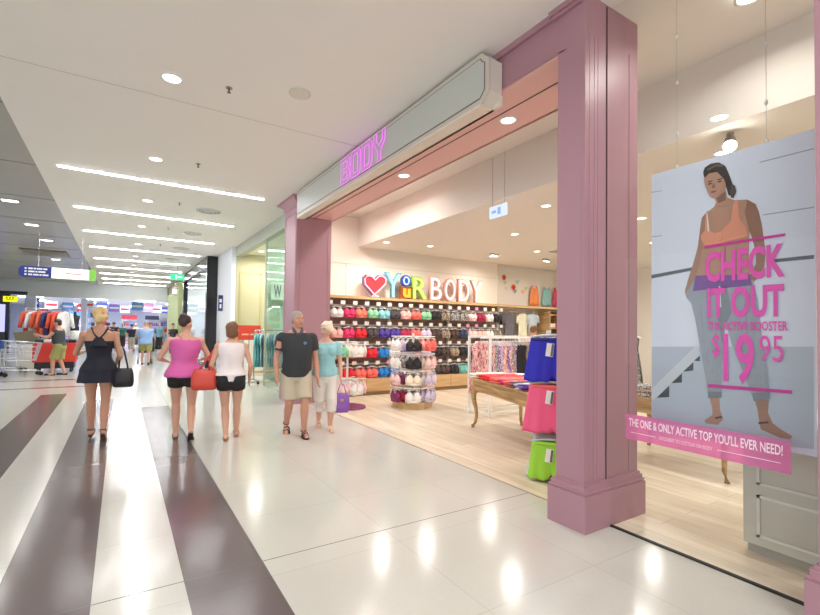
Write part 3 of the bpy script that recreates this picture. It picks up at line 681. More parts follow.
colr = {
 'white': mat('white_satin', (240, 234, 230), .5), 'hot pink': mat('hot_pink', (228, 48, 110), .6), 'coral': mat('coral_cloth', (250, 126, 104), .6), 'mint green': mat('mint_cloth', (142, 204, 160), .6),
 'pale aqua': mat('aqua_cloth', (140, 204, 214), .6), 'blush': mat('blush_cloth', (246, 186, 176), .6), 'red': mat('red_cloth', (226, 30, 48), .6), 'purple': mat('purple_cloth', (74, 50, 150), .6),
 'blue': mat('blue_cloth', (30, 124, 204), .6), 'black': mat('black_cloth', (34, 32, 36), .6), 'leopard print': leo, 'black and white print': bwp, 'charcoal': mat('charcoal_cloth', (74, 66, 68), .7),
 'navy': mat('navy_cloth', (40, 58, 96), .6), 'crimson': mat('crimson_cloth', (176, 34, 76), .6), 'salmon': mat('salmon_cloth', (240, 110, 100), .6), 'dark brown': mat('brown_cloth', (78, 58, 54), .7),
 'teal': mat('teal_cloth', (120, 196, 184), .6), 'plum': mat('plum_cloth', (130, 40, 96), .6), 'lilac': mat('lilac_cloth', (214, 200, 226), .6), 'cream': mat('cream_cloth', (240, 228, 206), .6), 'pale pink': mat('pale_pink_cloth', (244, 206, 206), .6)}
rowcol = [
 ['white', 'hot pink', 'coral', 'mint green', 'pale aqua', 'charcoal', 'blush', 'salmon', 'mint green', 'black', 'leopard print', 'black and white print', 'black and white print', 'pale pink', 'crimson', 'white', 'black'],
 ['blush', 'hot pink', 'red', 'charcoal', 'purple', 'purple', 'crimson', 'salmon', 'lilac', 'dark brown', 'leopard print', 'dark brown', 'navy', 'pale pink', 'blush', 'white', 'leopard print'],
 ['blush', 'salmon', 'red', 'red', 'blue', 'white', 'purple', 'crimson', 'lilac', 'black', 'dark brown', 'leopard print', 'black', 'navy', 'charcoal', 'dark brown', 'black'],
 ['pale pink', 'red', 'salmon', 'salmon', 'blue', 'blue', 'white', 'lilac', 'blush', 'charcoal', 'dark brown', 'black', 'teal', 'teal', 'charcoal', 'navy', 'black']]
NTH = ['first', 'second', 'third', 'fourth', 'fifth', 'sixth', 'seventh', 'eighth', 'ninth', 'tenth', 'eleventh', 'twelfth', 'thirteenth', 'fourteenth', 'fifteenth', 'sixteenth', 'seventeenth', 'eighteenth']
RN = ['top', 'second', 'third', 'bottom']
for r in range(4):
    for k in range(17):
        x = 3.86+.3*k+.15
        c = rowcol[r][k]
        z = ROWS[r]-.055
        new_bra(colr[c], (x, 8.98, z), rnd.uniform(-.12, .12), '%s bra on the %s wall rail, %s from the far pink column' % (c, RN[r], NTH[k]), 'bras on the %s rail of the back wall' % RN[r], .30)
        # a second one hanging close behind it on the same peg
for r in range(4):
    for k in range(17):
        x = 3.86+.3*k+.15
        c = rowcol[r][k]
        o = new_bra(colr[c], (x+.02, 9.09, ROWS[r]-.055), rnd.uniform(-.1, .1), '%s bra tucked behind, %s wall rail, %s from the far pink column' % (c, RN[r], NTH[k]), 'rear bras on the %s rail of the back wall' % RN[r], .30)

# ---- letters standing on the shelf
def neon_letters():
    y = 9.12; z0 = 2.232
    def base(name, label, x): return empty(name, label, 'illuminated letter', (x, y, z0), 0)
    # heart
    t = tag(empty('neon_heart', 'red heart with pink and white neon outline, standing left of the lit letters', None, (5.03, y, z0)), cat='neon heart')
    S_ = .82
    pts = [(0, .0), (.20, .22), (.34, .38), (.36, .52), (.27, .62), (.12, .62), (.0, .50), (-.12, .60), (-.26, .60), (-.35, .50), (-.33, .36), (-.20, .22)]
    a = MB(); a.poly_prism([(u*S_, .02, v*S_+.03) for u, v in pts], (0, .08, 0)); a.build('backing', mat('heart_red', (206, 60, 66), .4), t, bevel=.006)
    a = MB(); a.tube([(x_*S_, y_, max(.018, z_*S_)) for x_, y_, z_ in [(-.10, -.005, .005), (.20, -.005, .28), (.33, -.005, .42), (.34, -.005, .55), (.26, -.005, .62), (.12, -.005, .62), (0, -.005, .5), (-.12, -.005, .6), (-.26, -.005, .6), (-.34, -.005, .5), (-.32, -.005, .36), (.0, -.005, .06), (.12, -.005, .005)]], .016, 8); a.build('neon_tube', emis('neon_pinkwhite', (255, 190, 214), 1.6), t)
    a = MB(); a.tube([(-.25, .03, .52), (-.32, .03, .46), (-.32, .03, .30), (-.05, .03, .02)], .014, 6); a.tube([(.22, .03, .56), (.34, .03, .50)], .014, 6); a.build('outer_trim', mat('slate_blue', (96, 110, 160), .4), t)
    def letter(ch, name, label, x, w, h, zb, c1, c2, es=1.1, d=.08, bold=.02):
        t = base(name, label, x)
        o = text_mesh(ch, 'letter_body', mat('face_'+name+str(x), c1, .4), t, (-w/2, .08, zb), (w, h), 'S', d, bold)
        text_mesh(ch, 'lit_face', emis('lit_'+name+str(x), c2, es), t, (-w*.42, -.002, zb+h*.05), (w*.84, h*.9), 'S', .012, -.0)
        return t
    letter('Y', 'letter_y', 'pale turquoise lit letter Y beside the neon heart', 5.52, .46, .62, 0, (110, 176, 190), (196, 240, 246))
    t = tag(empty('letter_o', 'round blue lit letter O sitting on top of the amber letter u', None, (5.89, y, z0+.31)), cat='illuminated letter')
    a = MB(); a.tube([(0, .06, 0), (0, .0, 0)], .14, 24); a.build('disc', mat('o_blue', (40, 76, 176), .3), t)
    a = MB(); a.tube([(.075*math.cos(k*PI/8), -.006, .165*0+.09*math.sin(k*PI/8)) for k in range(16)], .02, 6, True); a.build('neon_tube', emis('o_white', (200, 220, 255), 1.3), t)
    for v in t.children: v.location.z = .14
    t = base('letter_u', 'amber and brown box with lit letter u under the blue O', 5.91)
    a = MB(); a.box(-.17, .17, 0, .09, 0, .305); a.build('box', mat('u_brown', (150, 74, 30), .4), t, bevel=.004)
    text_mesh('u', 'lit_face', emis('u_amber', (255, 196, 70), 1.2), t, (-.11, -.001, .04), (.22, .22), 'S', .012, .05)
    letter('R', 'letter_r', 'lime green lit letter R between the amber u and pink B', 6.30, .48, .58, 0, (150, 196, 70), (226, 246, 130))
    for ch, x, lab in (('B', 6.80, 'left'), ('O', 7.25, ''), ('D', 7.72, ''), ('Y', 8.15, 'right')):
        letter(ch, 'letter_'+ch.lower(), {'B': 'pale pink lit letter B, first of the word BODY on the shelf', 'O': 'pale pink lit letter O of the word BODY on the shelf', 'D': 'pale pink lit letter D of the word BODY on the shelf', 'Y': 'pale pink lit letter Y ending the word BODY on the shelf'}[ch], x, .40, .62, 0, (226, 172, 160), (255, 224, 214), 1.2)
neon_letters()
# ---- decorations on the right part of the wall
for k, (x, z, c) in enumerate([(9.49, 3.06, (226, 96, 60)), (9.88, 2.80, (232, 80, 50))]):
    t = empty('paper_flower', 'small orange paper flower pinned on the cream wall, %s one' % ('upper', 'lower')[k], 'decoration', (x, 9.45, z), 0, 'paper flowers on the wall')
    for q in range(6):
        a = MB(); an = q*PI/3; a.ell((.05*math.cos(an), -.02, .05*math.sin(an)), .035, .012, .035, 8, 5); a.build('petal', mat('petal_%d' % k, c, .7), t, True)
    a = MB(); a.ell((0, -.03, 0), .025, .015, .025, 8, 5); a.build('flower_centre', mat('flower_mid', (170, 60, 50), .7), t, True)
for k, (x, z, c, n_) in enumerate([(9.55, 2.85, (190, 204, 180), 'pale green'), (9.62, 2.68, (236, 214, 206), 'pale blush'), (9.96, 2.62, (150, 166, 178), 'grey blue'), (10.06, 2.9, (176, 206, 196), 'pale mint'), (10.3, 2.62, (246, 190, 150), 'pale peach'), (10.42, 2.72, (206, 206, 170), 'pale olive')]):
    a = MB(); a.poly_prism([(0, 0, 0), (.06, 0, .06), (.07, 0, .11), (.035, 0, .13), (0, 0, .10), (-.035, 0, .13), (-.07, 0, .11), (-.06, 0, .06)], (0, .006, 0))
    o = a.build('paper_heart', mat('paper_%d' % k, c, .8), None); o.location = (x, 9.448, z); tag(o, '%s paper heart pinned on the cream wall beside the flowers' % n_, 'decoration', 'paper hearts on the wall')

# ---- garments
def garment_mesh(name, mt, prof, thick=.03, wav=.012, ribs=9, seed=0, nx=14, sleeves=0, straps=False):
    """prof: list of (z, half_width) from top to bottom; hangs in the local XZ plane facing -Y"""
    rg = random.Random(seed); ph = rg.uniform(0, 6); a = MB(); rings = []
    for i, (z, hw) in enumerate(prof):
        q = i/(len(prof)-1); row = []
        for k in range(nx): 
            u = -1+2*k/(nx-1); row.append((u*hw, -thick/2*math.sqrt(max(0.02, 1-u*u*.96))-wav*q*math.sin(u*ribs+ph+q), z-.01*q*math.cos(u*5+ph)))
        for k in range(nx):
            u = 1-2*k/(nx-1); row.append((u*hw, thick/2*math.sqrt(max(0.02, 1-u*u*.96))-wav*q*math.sin(u*ribs+ph+q), z-.01*q*math.cos(u*5+ph)))
        rings.append(row)
    a.ring_loft(rings)
    if sleeves:
        sh_ = prof[2][1]
        for s in (-1, 1):
            p = [Vector((s*sh_*.72, 0, prof[2][0]*.9-.01)), Vector((s*sh_*1.08, -.006, prof[2][0]-.05)), Vector((s*(sh_*1.08+.22*sleeves), -.012, prof[2][0]-.06-sleeves))]
            rg_ = []
            for q, (pp, r_) in enumerate(zip(p, (.05, .075, .065))):
                d_ = (p[min(q+1, 2)]-p[max(q-1, 0)]).normalized(); sd = Vector((d_.z, 0, -d_.x))
                rg_.append([pp+sd*r_*math.cos(2*PI*k/12)+Vector((0, thick*.5*math.sin(2*PI*k/12), 0)) for k in range(12)])
            a.ring_loft(rg_)
    if straps:
        for s in (-1, 1): a.tube([(s*.10, -.012, -.05), (s*.085, -.004, .06), (s*.085, .010, .06), (s*.10, .012, -.05)], .016, 6)
    return a.mesh(name, mt, True)
SHIRT = [(0, .05), (-.015, .10), (-.05, .19), (-.09, .23), (-.20, .235), (-.24, .18), (-.4, .17), (-.66, .19)]
DRESS = [(0, .03), (-.02, .08), (-.05, .15), (-.10, .17), (-.25, .15), (-.5, .19), (-.8, .23)]
def wire_hanger_mesh(w=.2):
    a = MB(); a.tube([(-w, 0, -.06), (-.03, 0, .012), (.03, 0, .012), (w, 0, -.06)], .006, 6); a.tube([(0, 0, .012), (0, 0, .05), (.02, 0, .07), (0, 0, .085)], .003, 5)
    return a.mesh('hanger', mat('clear_hanger', (232, 230, 228), .3))
wh = wire_hanger_mesh()
def hang(name, label, cat, mt, prof, loc, rz, group, seed=0, thick=.03, sleeves=0, straps=False):
    o = link(name, garment_mesh(name, mt, prof, thick, seed=seed, sleeves=sleeves, straps=straps)); o.location = loc; o.rotation_euler = (0, 0, rz)
    tag(o, label, cat, group); link('hanger', wh, o); return o
for k, (x, c, n_, L_) in enumerate([(9.45, (112, 108, 116), 'grey', 1.0), (9.98, (238, 236, 208), 'pale lemon', 1.0), (10.4, (196, 212, 222), 'pale blue printed', .62)]):
    m_ = mat('tee_%d' % k, c, .7, noise=.1, scale=14)
    hang('t_shirt', '%s top hanging on the back wall to the right of the bras' % n_, 'top', m_, [(z*L_*1.45, h_*1.05) for z, h_ in SHIRT], (x, 9.15, 2.02), .05*k, 'tops on the back wall', k, sleeves=.17)
for k, x in enumerate((9.2, 9.72, 10.2)):
    hang('singlet', '%s slim top hanging between the wider tops on the back wall' % ('charcoal', 'white', 'cream')[k], 'top', colr[('charcoal', 'white', 'cream')[k]], [(z*1.3, h_*.6) for z, h_ in SHIRT], (x, 9.3, 1.98), .3, 'tops on the back wall', 9+k)
for k, (x, c, n_) in enumerate([(10.72, (246, 150, 90), 'orange'), (11.28, (150, 206, 204), 'turquoise'), (11.75, (226, 84, 122), 'rose pink')]):
    o = hang('display_vest', '%s vest pinned high on the cream wall above the shelf' % n_, 'vest', mat('vest_%d' % k, c, .7), [(0, .14), (-.03, .145), (-.16, .17), (-.3, .19), (-.42, .20), (-.52, .21)], (x, 9.38, 2.82), 0, 'vests displayed high on the wall', 20+k, straps=True)
a = MB(); a.tube([(9.2, 9.25, 2.06), (10.7, 9.25, 2.06)], .012, 6); o = a.build('hanging_rail', white); tag(o, 'white rail carrying the tops at the right of the bra wall', 'rail')
a = MB(); a.tube([(10.46, 9.30, 2.88), (12.0, 9.30, 2.88)], .008, 6)
# timber shelving at the far right of the back wall
t = empty('shelving_unit', 'brown timber shelving unit with folded stock behind the blue shorts', 'shelf', (11.5, 9.15, 0))
for x in (-.6, .0, .6):
    a = MB(); a.box(x-.03, x+.03, -.2, .22, 0, 2.1); a.build('upright', table_wood, t)
for z in (.4, .8, 1.2, 1.6, 2.0):
    a = MB(); a.box(-.57, .57, -.2, .22, z-.02, z+.02); a.build('shelf', table_wood, t)
rnd = random.Random(11)
stackc = ['white', 'pale pink', 'black', 'blush', 'teal', 'charcoal', 'hot pink', 'lilac']
def folded_mesh(mt, w, d, h_):
    a = MB(); n = 10
    prof = [(-d/2, 0), (-d/2-.01, h_*.3), (-d/2, h_*.9), (-d/2+.02, h_), (d/2-.02, h_), (d/2, h_*.8), (d/2, 0)]
    a.ring_loft([[(x, y, z+.003*math.sin(x*40+y*30)) for y, z in prof] for x in np.linspace(-w/2, w/2, n)])
    return a.mesh('folded_garment', mt, True)
SN = ['lowest', 'second', 'third', 'top', 'top']
for iz, z in enumerate((.42, .82, 1.22, 1.62)):
    for ix, x in enumerate((-.43, -.15, .17, .43)):
        c = rnd.choice(stackc)
        for q in range(2):
            o = link('folded_garment', folded_mesh(colr[c], .22, .3, .06)); o.location = (11.5+x, 9.13, z+.001+q*.063)
            tag(o, '%s folded garment on timber unit, %s shelf, %s pile from left, %s' % (c, SN[iz], NTH[ix], ('underneath', 'on top')[q]), 'folded garment', 'folded stock in the timber unit')

# ---- gondola stand with bras
def stand_bras(cx, cy, tiers, arms, w, label_of, group, nper=3, r0=.16, dr=.09):
    for ti, (z, cols) in enumerate(tiers):
        for ai, an in enumerate(arms):
            for q in range(nper):
                r_ = r0+dr*q
                # arm direction (outward); bra faces outward
                dx, dy = math.sin(an), -math.cos(an)
                cc = cols[ai]; cc = cc if isinstance(cc, str) else cc[q % len(cc)]
                new_bra(colr[cc], (cx+dx*r_, cy+dy*r_, z), an+random.uniform(-.06, .06), label_of(ti, ai, q, cc), group, w)
t = empty('display_stand', 'low white four tier bra stand on a hexagonal timber base', 'display stand', (4.86, 7.25, 0), 0)
a = MB(); a.ring_loft([[(.39*math.cos(PI/6+k*PI/3), .39*math.sin(PI/6+k*PI/3), z) for k in range(6)] for z in (0, .12)]); a.build('base', wood, t, bevel=.006)
a = MB(); a.cyl(0, 0, .12, 1.42, .025, 12); a.build('pole', white, t)
ARMS = [-2.0, -.95, -.35+.0, .25, .85, 1.6]
for z in (1.36, 1.03, .72, .40):
    a = MB()
    for an in (-1.5, -.55, .35, 1.25, 2.4, 3.6): a.tube([(0, 0, z), (.43*math.sin(an), -.43*math.cos(an), z)], .008, 6)
    a.tube([(.43*math.sin(k*PI/8), -.43*math.cos(k*PI/8), z) for k in range(16)], .007, 6, True)
    a.build('tier_frame', white, t)
a = MB(); a.tube([(0, 0, .12), (.42*math.sin(-.55), -.42*math.cos(-.55), .12)], .01, 6)
TI = [(1.32, [('white', 'lilac'), 'black', ('salmon', 'blush'), 'salmon', 'black', 'white']), (.99, [('white', 'black and white print'), 'black', ('pale pink', 'cream'), 'blush', 'white', 'white']),
      (.68, [('pale pink', 'plum'), ('cream', 'white'), ('lilac', 'white'), 'white', 'cream', 'lilac']), (.36, [('plum', 'crimson'), ('white', 'cream'), 'lilac', 'lilac', 'white', 'white'])]
stand_bras(4.86, 7.25, TI, [-1.5, -.55, .35, 1.25, 2.4, 3.6], .30,
    lambda ti, ai, q, c: '%s bra, %s tier of the hexagonal base stand, %s arm, %s' % (c, ('top', 'second', 'third', 'bottom')[ti], ('left', 'front left', 'front right', 'right', 'rear right', 'rear left')[ai], ('innermost', 'middle', 'outermost')[q]), 'bras on the low round stand', 3, .17, .12)
# ---- smaller stand at the doorway behind the older couple
t = empty('display_stand', 'narrow two tier stand with a round purple base at the doorway by the far column', 'display stand', (3.68, 7.72, 0))
a = MB(); a.cyl(0, 0, 0, .03, .36, 28); a.build('base', mat('purple_base', (140, 70, 120), .4), t)
a = MB(); a.cyl(0, 0, .03, 1.30, .02, 12); a.build('pole', white, t)
for z in (1.24, .55):
    a = MB()
    for k in range(6):
        an = k*PI/3+.2; a.tube([(0, 0, z), (.36*math.sin(an), -.36*math.cos(an), z)], .007, 6)
    a.build('tier_frame', white, t)
AR2 = [k*PI/3+.2 for k in range(6)]
stand_bras(3.68, 7.72, [(1.20, [('cream', 'white'), ('blush', 'white'), 'cream', 'white', 'blush', ('white', 'mint green')]), (.50, [('pale pink', 'white'), ('blush', 'pale pink'), 'white', 'lilac', 'white', 'pale pink'])], AR2, .30,
    lambda ti, ai, q, c: '%s bra, %s tier of the purple base stand, %s arm, %s' % (c, ('upper', 'lower')[ti], ('front', 'right front', 'right rear', 'rear', 'left rear', 'left front')[ai], ('inner', 'outer')[q]), 'bras on the narrow doorway stand', 2, .16, .15)

# ---- white garment rack
t = empty('garment_rack', 'white metal garment rack behind the knotty pine table', 'clothes rack', (6.05, 5.95, 0))
for x in (-.65, .65):
    for y in (-.27, .27):
        a = MB(); a.box(x-.018, x+.018, y-.018, y+.018, .0, 1.40); a.build('post', white, t)
    a = MB(); a.box(x-.015, x+.015, -.25, .25, .06, .09); a.box(x-.015, x+.015, -.25, .25, 1.37, 1.40); a.build('side_bar', white, t)
for y in (-.27, .27):
    a = MB(); a.box(-.63, .63, y-.015, y+.015, 1.375, 1.405); a.build('top_bar', white, t)
    a = MB(); a.box(-.63, .63, y-.012, y+.012, .06, .085); a.build('bottom_bar', white, t)
a = MB(); a.tube([(-.63, 0, 1.36), (.63, 0, 1.36)], .012, 8); a.build('hanging_rail', white, t)
purp = pattern_mat('purple_floral', [(0, (90, 60, 120)), (.44, (190, 150, 214)), (.52, (236, 226, 240)), (.58, (130, 80, 160))], 30, zs=.3)
pinkf = pattern_mat('pink_floral', [(0, (180, 90, 110)), (.44, (236, 200, 196)), (.52, (226, 140, 130)), (.6, (246, 232, 226))], 30, zs=.3)
pat = [(pinkf, 'pink floral'), (purp, 'purple floral'), (pinkf, 'pink floral'), (bwp, 'black and white printed'), (purp, 'purple floral'), (colr['lilac'], 'plain lilac')]
rs = random.Random(5)
for k in range(18):
    x = 6.05-.62+k*.072
    m_, n_ = pat[k % 6] if k < 11 else ((colr['black'], 'black') if k != 14 else (leo, 'leopard print'))
    hang('hanging_nightdress', '%s nightdress on the white rack, %s from its left end' % (n_, NTH[k]), 'nightdress', m_, [(z*(1.12 if k < 11 else .95), h_) for z, h_ in DRESS], (x, 5.95, 1.29), -.42+rs.uniform(-.1, .1), 'nightdresses on the white rack', 30+k, .022)

# ---- knotty pine table with cabriole legs
TA = math.radians(-18)
t = empty('display_table', 'knotty pine display table with curved cabriole legs and heaps of underwear', 'table', (4.76, 4.27, 0), TA)
hx, hy = .42, .90
a = MB(); a.box(-hx-.04, hx+.04, -hy-.04, hy+.04, .735, .77); a.build('tabletop', table_wood, t, bevel=.006)
for (x0, x1, y0, y1, nm_) in ((-hx, -hx+.03, -hy, hy, 'apron'), (hx-.03, hx, -hy, hy, 'apron'), (-hx, hx, -hy, -hy+.03, 'apron'), (-hx, hx, hy-.03, hy, 'apron')):
    a = MB(); a.box(x0, x1, y0, y1, .58, .735); a.build('apron', table_wood, t)
for sx in (-1, 1):
    for sy_ in (-1, 1):
        pts = []; rr = []
        for z, o_, r_ in ((.735, 0, .05), (.62, .004, .052), (.52, .03, .045), (.42, .025, .036), (.3, .0, .028), (.18, -.008, .024), (.08, .008, .024), (.03, .035, .032), (.0, .04, .026)):
            pts.append((sx*(hx-.04+o_), sy_*(hy-.04+o_), z)); rr.append(r_)
        a = MB(); a.tube(pts, rr, 10); a.build('leg', table_wood, t, True)
# heaps of briefs on the table
def brief_mesh(mt, seed):
    rg = random.Random(seed); a = MB(); n = 9
    outline = [(-.12, .08), (-.13, .06), (-.06, -.01), (-.03, -.09), (.03, -.09), (.06, -.01), (.13, .06), (.12, .08), (0, .085)]
    rings = []
    for s, h_ in ((1.0, .0), (1.04, .006), (.98, .016), (.6, .022)):
        rings.append([(x*s, y*s, h_+.006*math.sin(9*x*5+seed)+.006) for x, y in outline])
    a.ring_loft(rings); return a.mesh('folded_briefs', mt, True)
heap = [('white', 6), ('red', 7), ('salmon', 6), ('coral', 6), ('hot pink', 5), ('pale pink', 6), ('lilac', 5)]
rt = Matrix.Rotation(TA, 3, 'Z')
bm_cache = {}
n0 = 0
for iy in range(13):
    for ix in range(5):
        for q in range(3 if ix in (0, 1, 2) else 2):
            yy = .83-iy*.137; xx = -.34+ix*.17
            c = ['white', 'cream', 'red', 'red', 'red', 'salmon', 'coral', 'hot pink', 'coral', 'charcoal', 'lilac', 'purple', 'plum'][iy]
            if ix >= 3: c = ['white', 'black and white print', 'black', 'charcoal', 'white', 'pale pink', 'pale pink', 'white', 'coral', 'coral', 'hot pink', 'salmon', 'lilac'][iy]
            if (c, q) not in bm_cache: bm_cache[(c, q)] = brief_mesh(colr[c], q*3+len(c))
            v = rt@Vector((xx+random.uniform(-.02, .02), yy+random.uniform(-.02, .02), 0))
            o = link('folded_briefs', bm_cache[(c, q)]); o.location = (4.76+v.x, 4.27+v.y, .7685+q*.0245); o.rotation_euler = (0, 0, TA+random.uniform(-.5, .5))
            tag(o, '%s briefs on pine table, %s row back, %s across, %s layer' % (c, NTH[iy], NTH[ix], ('bottom', 'middle', 'top')[q]), 'briefs', 'folded briefs on the pine table')

# ---- shorts stand by the near column
t = empty('display_stand', 'white post stand carrying bright shorts just behind the front pink column', 'display stand', (3.88, 3.20, 0), -.8816)
a = MB(); a.box(-.22, .22, -.24, .24, 0, .03); a.build('base', grey_white, t, bevel=.005)
a = MB(); a.box(-.025, .025, -.025, .025, .03, 1.5); a.build('post', white, t)
for z in (1.475, 1.02, .51):
    a = MB(); a.tube([(0, -.28, z-.008), (0, .28, z-.008)], .010, 8); a.build('arm', white, t)
def shorts_mesh(mt, w, h_, flare, seed):
    a = MB(); rings = []; n = 44
    for i in range(13):
        q = i/12; hw = w/2*(1+flare*q); row = []
        for k in range(n):
            an = 2*PI*k/n; u = math.cos(an); v = math.sin(an)
            notch = max(0, 1-abs(u)*7)*.22*max(0, q-.5)*2
            row.append((u*hw, v*(.034+.022*q)*(1-.55*max(0, 1-abs(u)*6)*max(0, q-.45)*1.8)+.012*q*math.sin(u*13+seed), -h_*q*(1-notch*.6)+.006*q*math.sin(u*11+seed)))
        rings.append(row)
    a.ring_loft(rings)
    return a.mesh('shorts', mt, True)
def shorts(label, mt, trim, loc, w, h_, flare, group, card, seed):
    o = link('hanging_shorts', shorts_mesh(mt, w, h_, flare, seed)); o.location = loc; o.rotation_euler = (0, 0, -.8816); tag(o, label, 'shorts', group)
    a = MB(); a.tube([(-w*.5, 0, .005), (-w*.25, 0, .024), (0, 0, .030), (w*.25, 0, .024), (w*.5, 0, .005)], .014, 8); a.build('clip_hanger', mat('clear_grey', (196, 198, 204), .3), o, True)
    a = MB(); n = 22
    a.ring_loft([[(math.cos(2*PI*k/n)*w/2*1.01, math.sin(2*PI*k/n)*.038, z) for k in range(n)] for z in (.002, -.03)]); a.build('waistband', trim, o, True)
    if card:
        a = MB(); a.box(-.04, .03, -.072, -.068, -.18, -.05); c_ = a.build('swing_tag', cards[0], o); c_.rotation_euler = (0, .12, 0)
        a = MB(); a.box(.006, .028, -.0745, -.072, -.175, -.055); a.build('tag_print', mat('tag_grey', (110, 112, 110), .5), c_)
        a = MB(); a.tube([(.10, -.062, -.16), (.10, -.072, -.16)], .016, 14); a.build('round_badge', black, o)
    return o
fine = {'blue': mat('royal_blue', (42, 40, 190), .6), 'pink': mat('neon_pink', (250, 98, 142), .6), 'coral': mat('neon_coral', (255, 110, 100), .6), 'lime': mat('lime_green', (160, 222, 60), .6), 'ltrim': mat('olive_trim', (84, 100, 40), .6)}
for q in range(4):
    sx_, sy_ = 3.65+.11*q*math.sin(.8816), 2.97+.11*q*math.cos(.8816); W_ = ('front', 'second', 'third', 'rear')[q]
    shorts('royal blue shorts on the top arm of the post stand, %s' % W_, fine['blue'], mat('navy_band', (30, 30, 120), .6), (sx_, sy_, 1.42), .40, .43, .35, 'shorts on the post stand', q == 0, q)
    shorts('neon pink shorts on the middle arm of the post stand, %s' % W_, fine['pink'], colr['lilac'] if q else fine['coral'], (sx_, sy_, .955), .42, .47, .35, 'shorts on the post stand', q == 0, q+5)
    shorts('lime green shorts on the lowest arm of the post stand, %s' % W_, fine['lime'], fine['lime'], (sx_, sy_, .39), .36, .36, .25, 'shorts on the post stand', q == 0, q+9)

# ---- grey panelled display box behind the poster
t = empty('display_plinth', 'pale grey panelled display plinth behind the lower right of the poster', 'plinth', (4.13, 1.14, 0))
a = MB(); a.box(-.43, .43, -.25, .25, .06, .86); a.build('body', mat('plinth_grey', (206, 204, 190), .5), t)
a = MB(); a.box(-.41, .41, -.23, .23, 0, .06); a.build('kickboard', mat('plinth_kick', (176, 172, 160), .5), t)
a = MB(); a.box(-.45, .45, -.27, .27, .86, .90); a.build('top', mat('plinth_top', (216, 214, 204), .4), t, bevel=.005)
for z0_, z1_ in ((.47, .78), (.12, .40)):
    a = MB()
    ya, yb = -.20, .17
    a.box(-.442, -.43, ya, yb, z1_-.018, z1_); a.box(-.442, -.43, ya, yb, z0_, z0_+.018); a.box(-.442, -.43, ya, ya+.018, z0_, z1_); a.box(-.442, -.43, yb-.018, yb, z0_, z1_)
    a.build('panel_moulding', mat('plinth_mould', (224, 222, 212), .4), t)
# pieces seen to the left of the poster, deep in the shop
t = empty('display_table', 'second pine table with leopard print stock seen through the window', 'table', (5.6, 2.7, 0))
a = MB(); a.box(-.45, .45, -.65, .65, .70, .74); a.build('tabletop', table_wood, t)
a = MB(); a.box(-.42, .42, -.62, .62, .56, .70); a.build('apron', table_wood, t)
for sx in (-1, 1):
    for sy_ in (-1, 1):
        pts = [(sx*(.38+o_), sy_*(.58+o_), z) for z, o_ in ((.70, 0), (.52, .03), (.3, 0), (.1, .0), (.0, .04))]
        a = MB(); a.tube(pts, [.045, .042, .028, .022, .026], 10); a.build('leg', table_wood, t, True)
for k in range(6):
    for q in range(3):
        o = link('folded_garment', folded_mesh(leo if (k+q) % 2 else bwp, .24, .24, .045)); o.location = (5.32+.3*(k % 2), 2.3+.32*(k//2), .742+q*.046)
        tag(o, '%s folded garment on the second pine table, %s pile, %s' % (('leopard print' if (k+q) % 2 else 'black and white'), NTH[k], ('lowest', 'middle', 'top')[q]), 'folded garment', 'folded prints on the second pine table')
t = empty('garment_rack', 'chrome rail of black clothes seen just left of the poster', 'clothes rack', (7.0, 4.2, 0), .5)
for x in (-.6, .6):
    a = MB(); a.box(x-.015, x+.015, -.015, .015, 0, 1.55); a.build('post', chrome, t)
    a = MB(); a.box(x-.015, x+.015, -.25, .25, 0, .03); a.build('foot', chrome, t)
a = MB(); a.tube([(-.6, 0, 1.54), (.6, 0, 1.54)], .014, 8); a.build('hanging_rail', chrome, t)
for k in range(12):
    m_, n_ = (colr['black'], 'black') if k % 3 else (bwp, 'black and white')
    c_, s_ = math.cos(.5), math.sin(.5); u = -.52+k*.095
    hang('hanging_dress', '%s dress on the chrome rail left of the poster, %s along' % (n_, NTH[k]), 'dress', m_, DRESS, (7.0+u*c_, 4.2+u*s_, 1.47), .5+PI/2-.4, 'dresses on the chrome rail', 60+k, .03)
f = MB(); f.box(10.8, 11.2, 4.2, 4.6, 0, 3.42); struct(f.build('wall_pier', white))
# ================================================================ NEIGHBOURING SHOPS ON THE RIGHT
beige_y = mat('olive_beige_panel', (182, 174, 138), .55); frame_g = mat('grey_green_frame', (168, 174, 158), .45); pale_g = mat('pale_green_wall', (196, 214, 178), .6)
f = MB(); f.box(3.3, 8, 9.6, 34, 3.9, 4.1); struct(f.build('ceiling_side_shops', mat('warm_white_ceiling', (226, 224, 204), .7)))
f = MB(); f.box(3.12, 3.3, 9.6, 15.05, 3.78, CH); f.box(3.12, 3.3, 9.31, 9.6, 0, CH); struct(f.build('wall_yellow_shop_front', frame_g))
f = MB(); f.box(3.302, 5.6, 15.05, 15.2, 0, 3.9); f.box(3.14, 3.302, 15.03, 15.049, 0, 3.9); struct(f.build('wall_yellow_shop_side', beige_y))
f = MB(); f.box(3.24, 3.30, 15.01, 15.03, .1, 3.3); f.box(3.92, 3.98, 15.035, 15.05, .1, 3.3); f.box(3.24, 3.98, 15.035, 15.05, 3.24, 3.3); struct(f.build('trim_7', mat('olive_frame', (176, 166, 122), .5)))
f = MB(); f.box(3.6, 5.2, 13.1, 13.2, 0, 3.9); struct(f.build('wall_pale_partition', mat('pale_mint_wall', (214, 228, 206), .6)))
f = MB(); f.box(7.8, 8, 9.6, 34, 0, 3.9); f.box(4.0, 7.8, 9.6, 9.7, 0, 3.9); struct(f.build('wall_side_shops_rear', pale_g))
f = MB(); f.box(3.17, 3.182, 9.6, 11.6, .0, 3.78); struct(f.build('window_2', glass_green))
f = MB(); f.box(3.15, 3.2, 11.58, 11.62, 0, 3.78); struct(f.build('trim_8', frame_g))
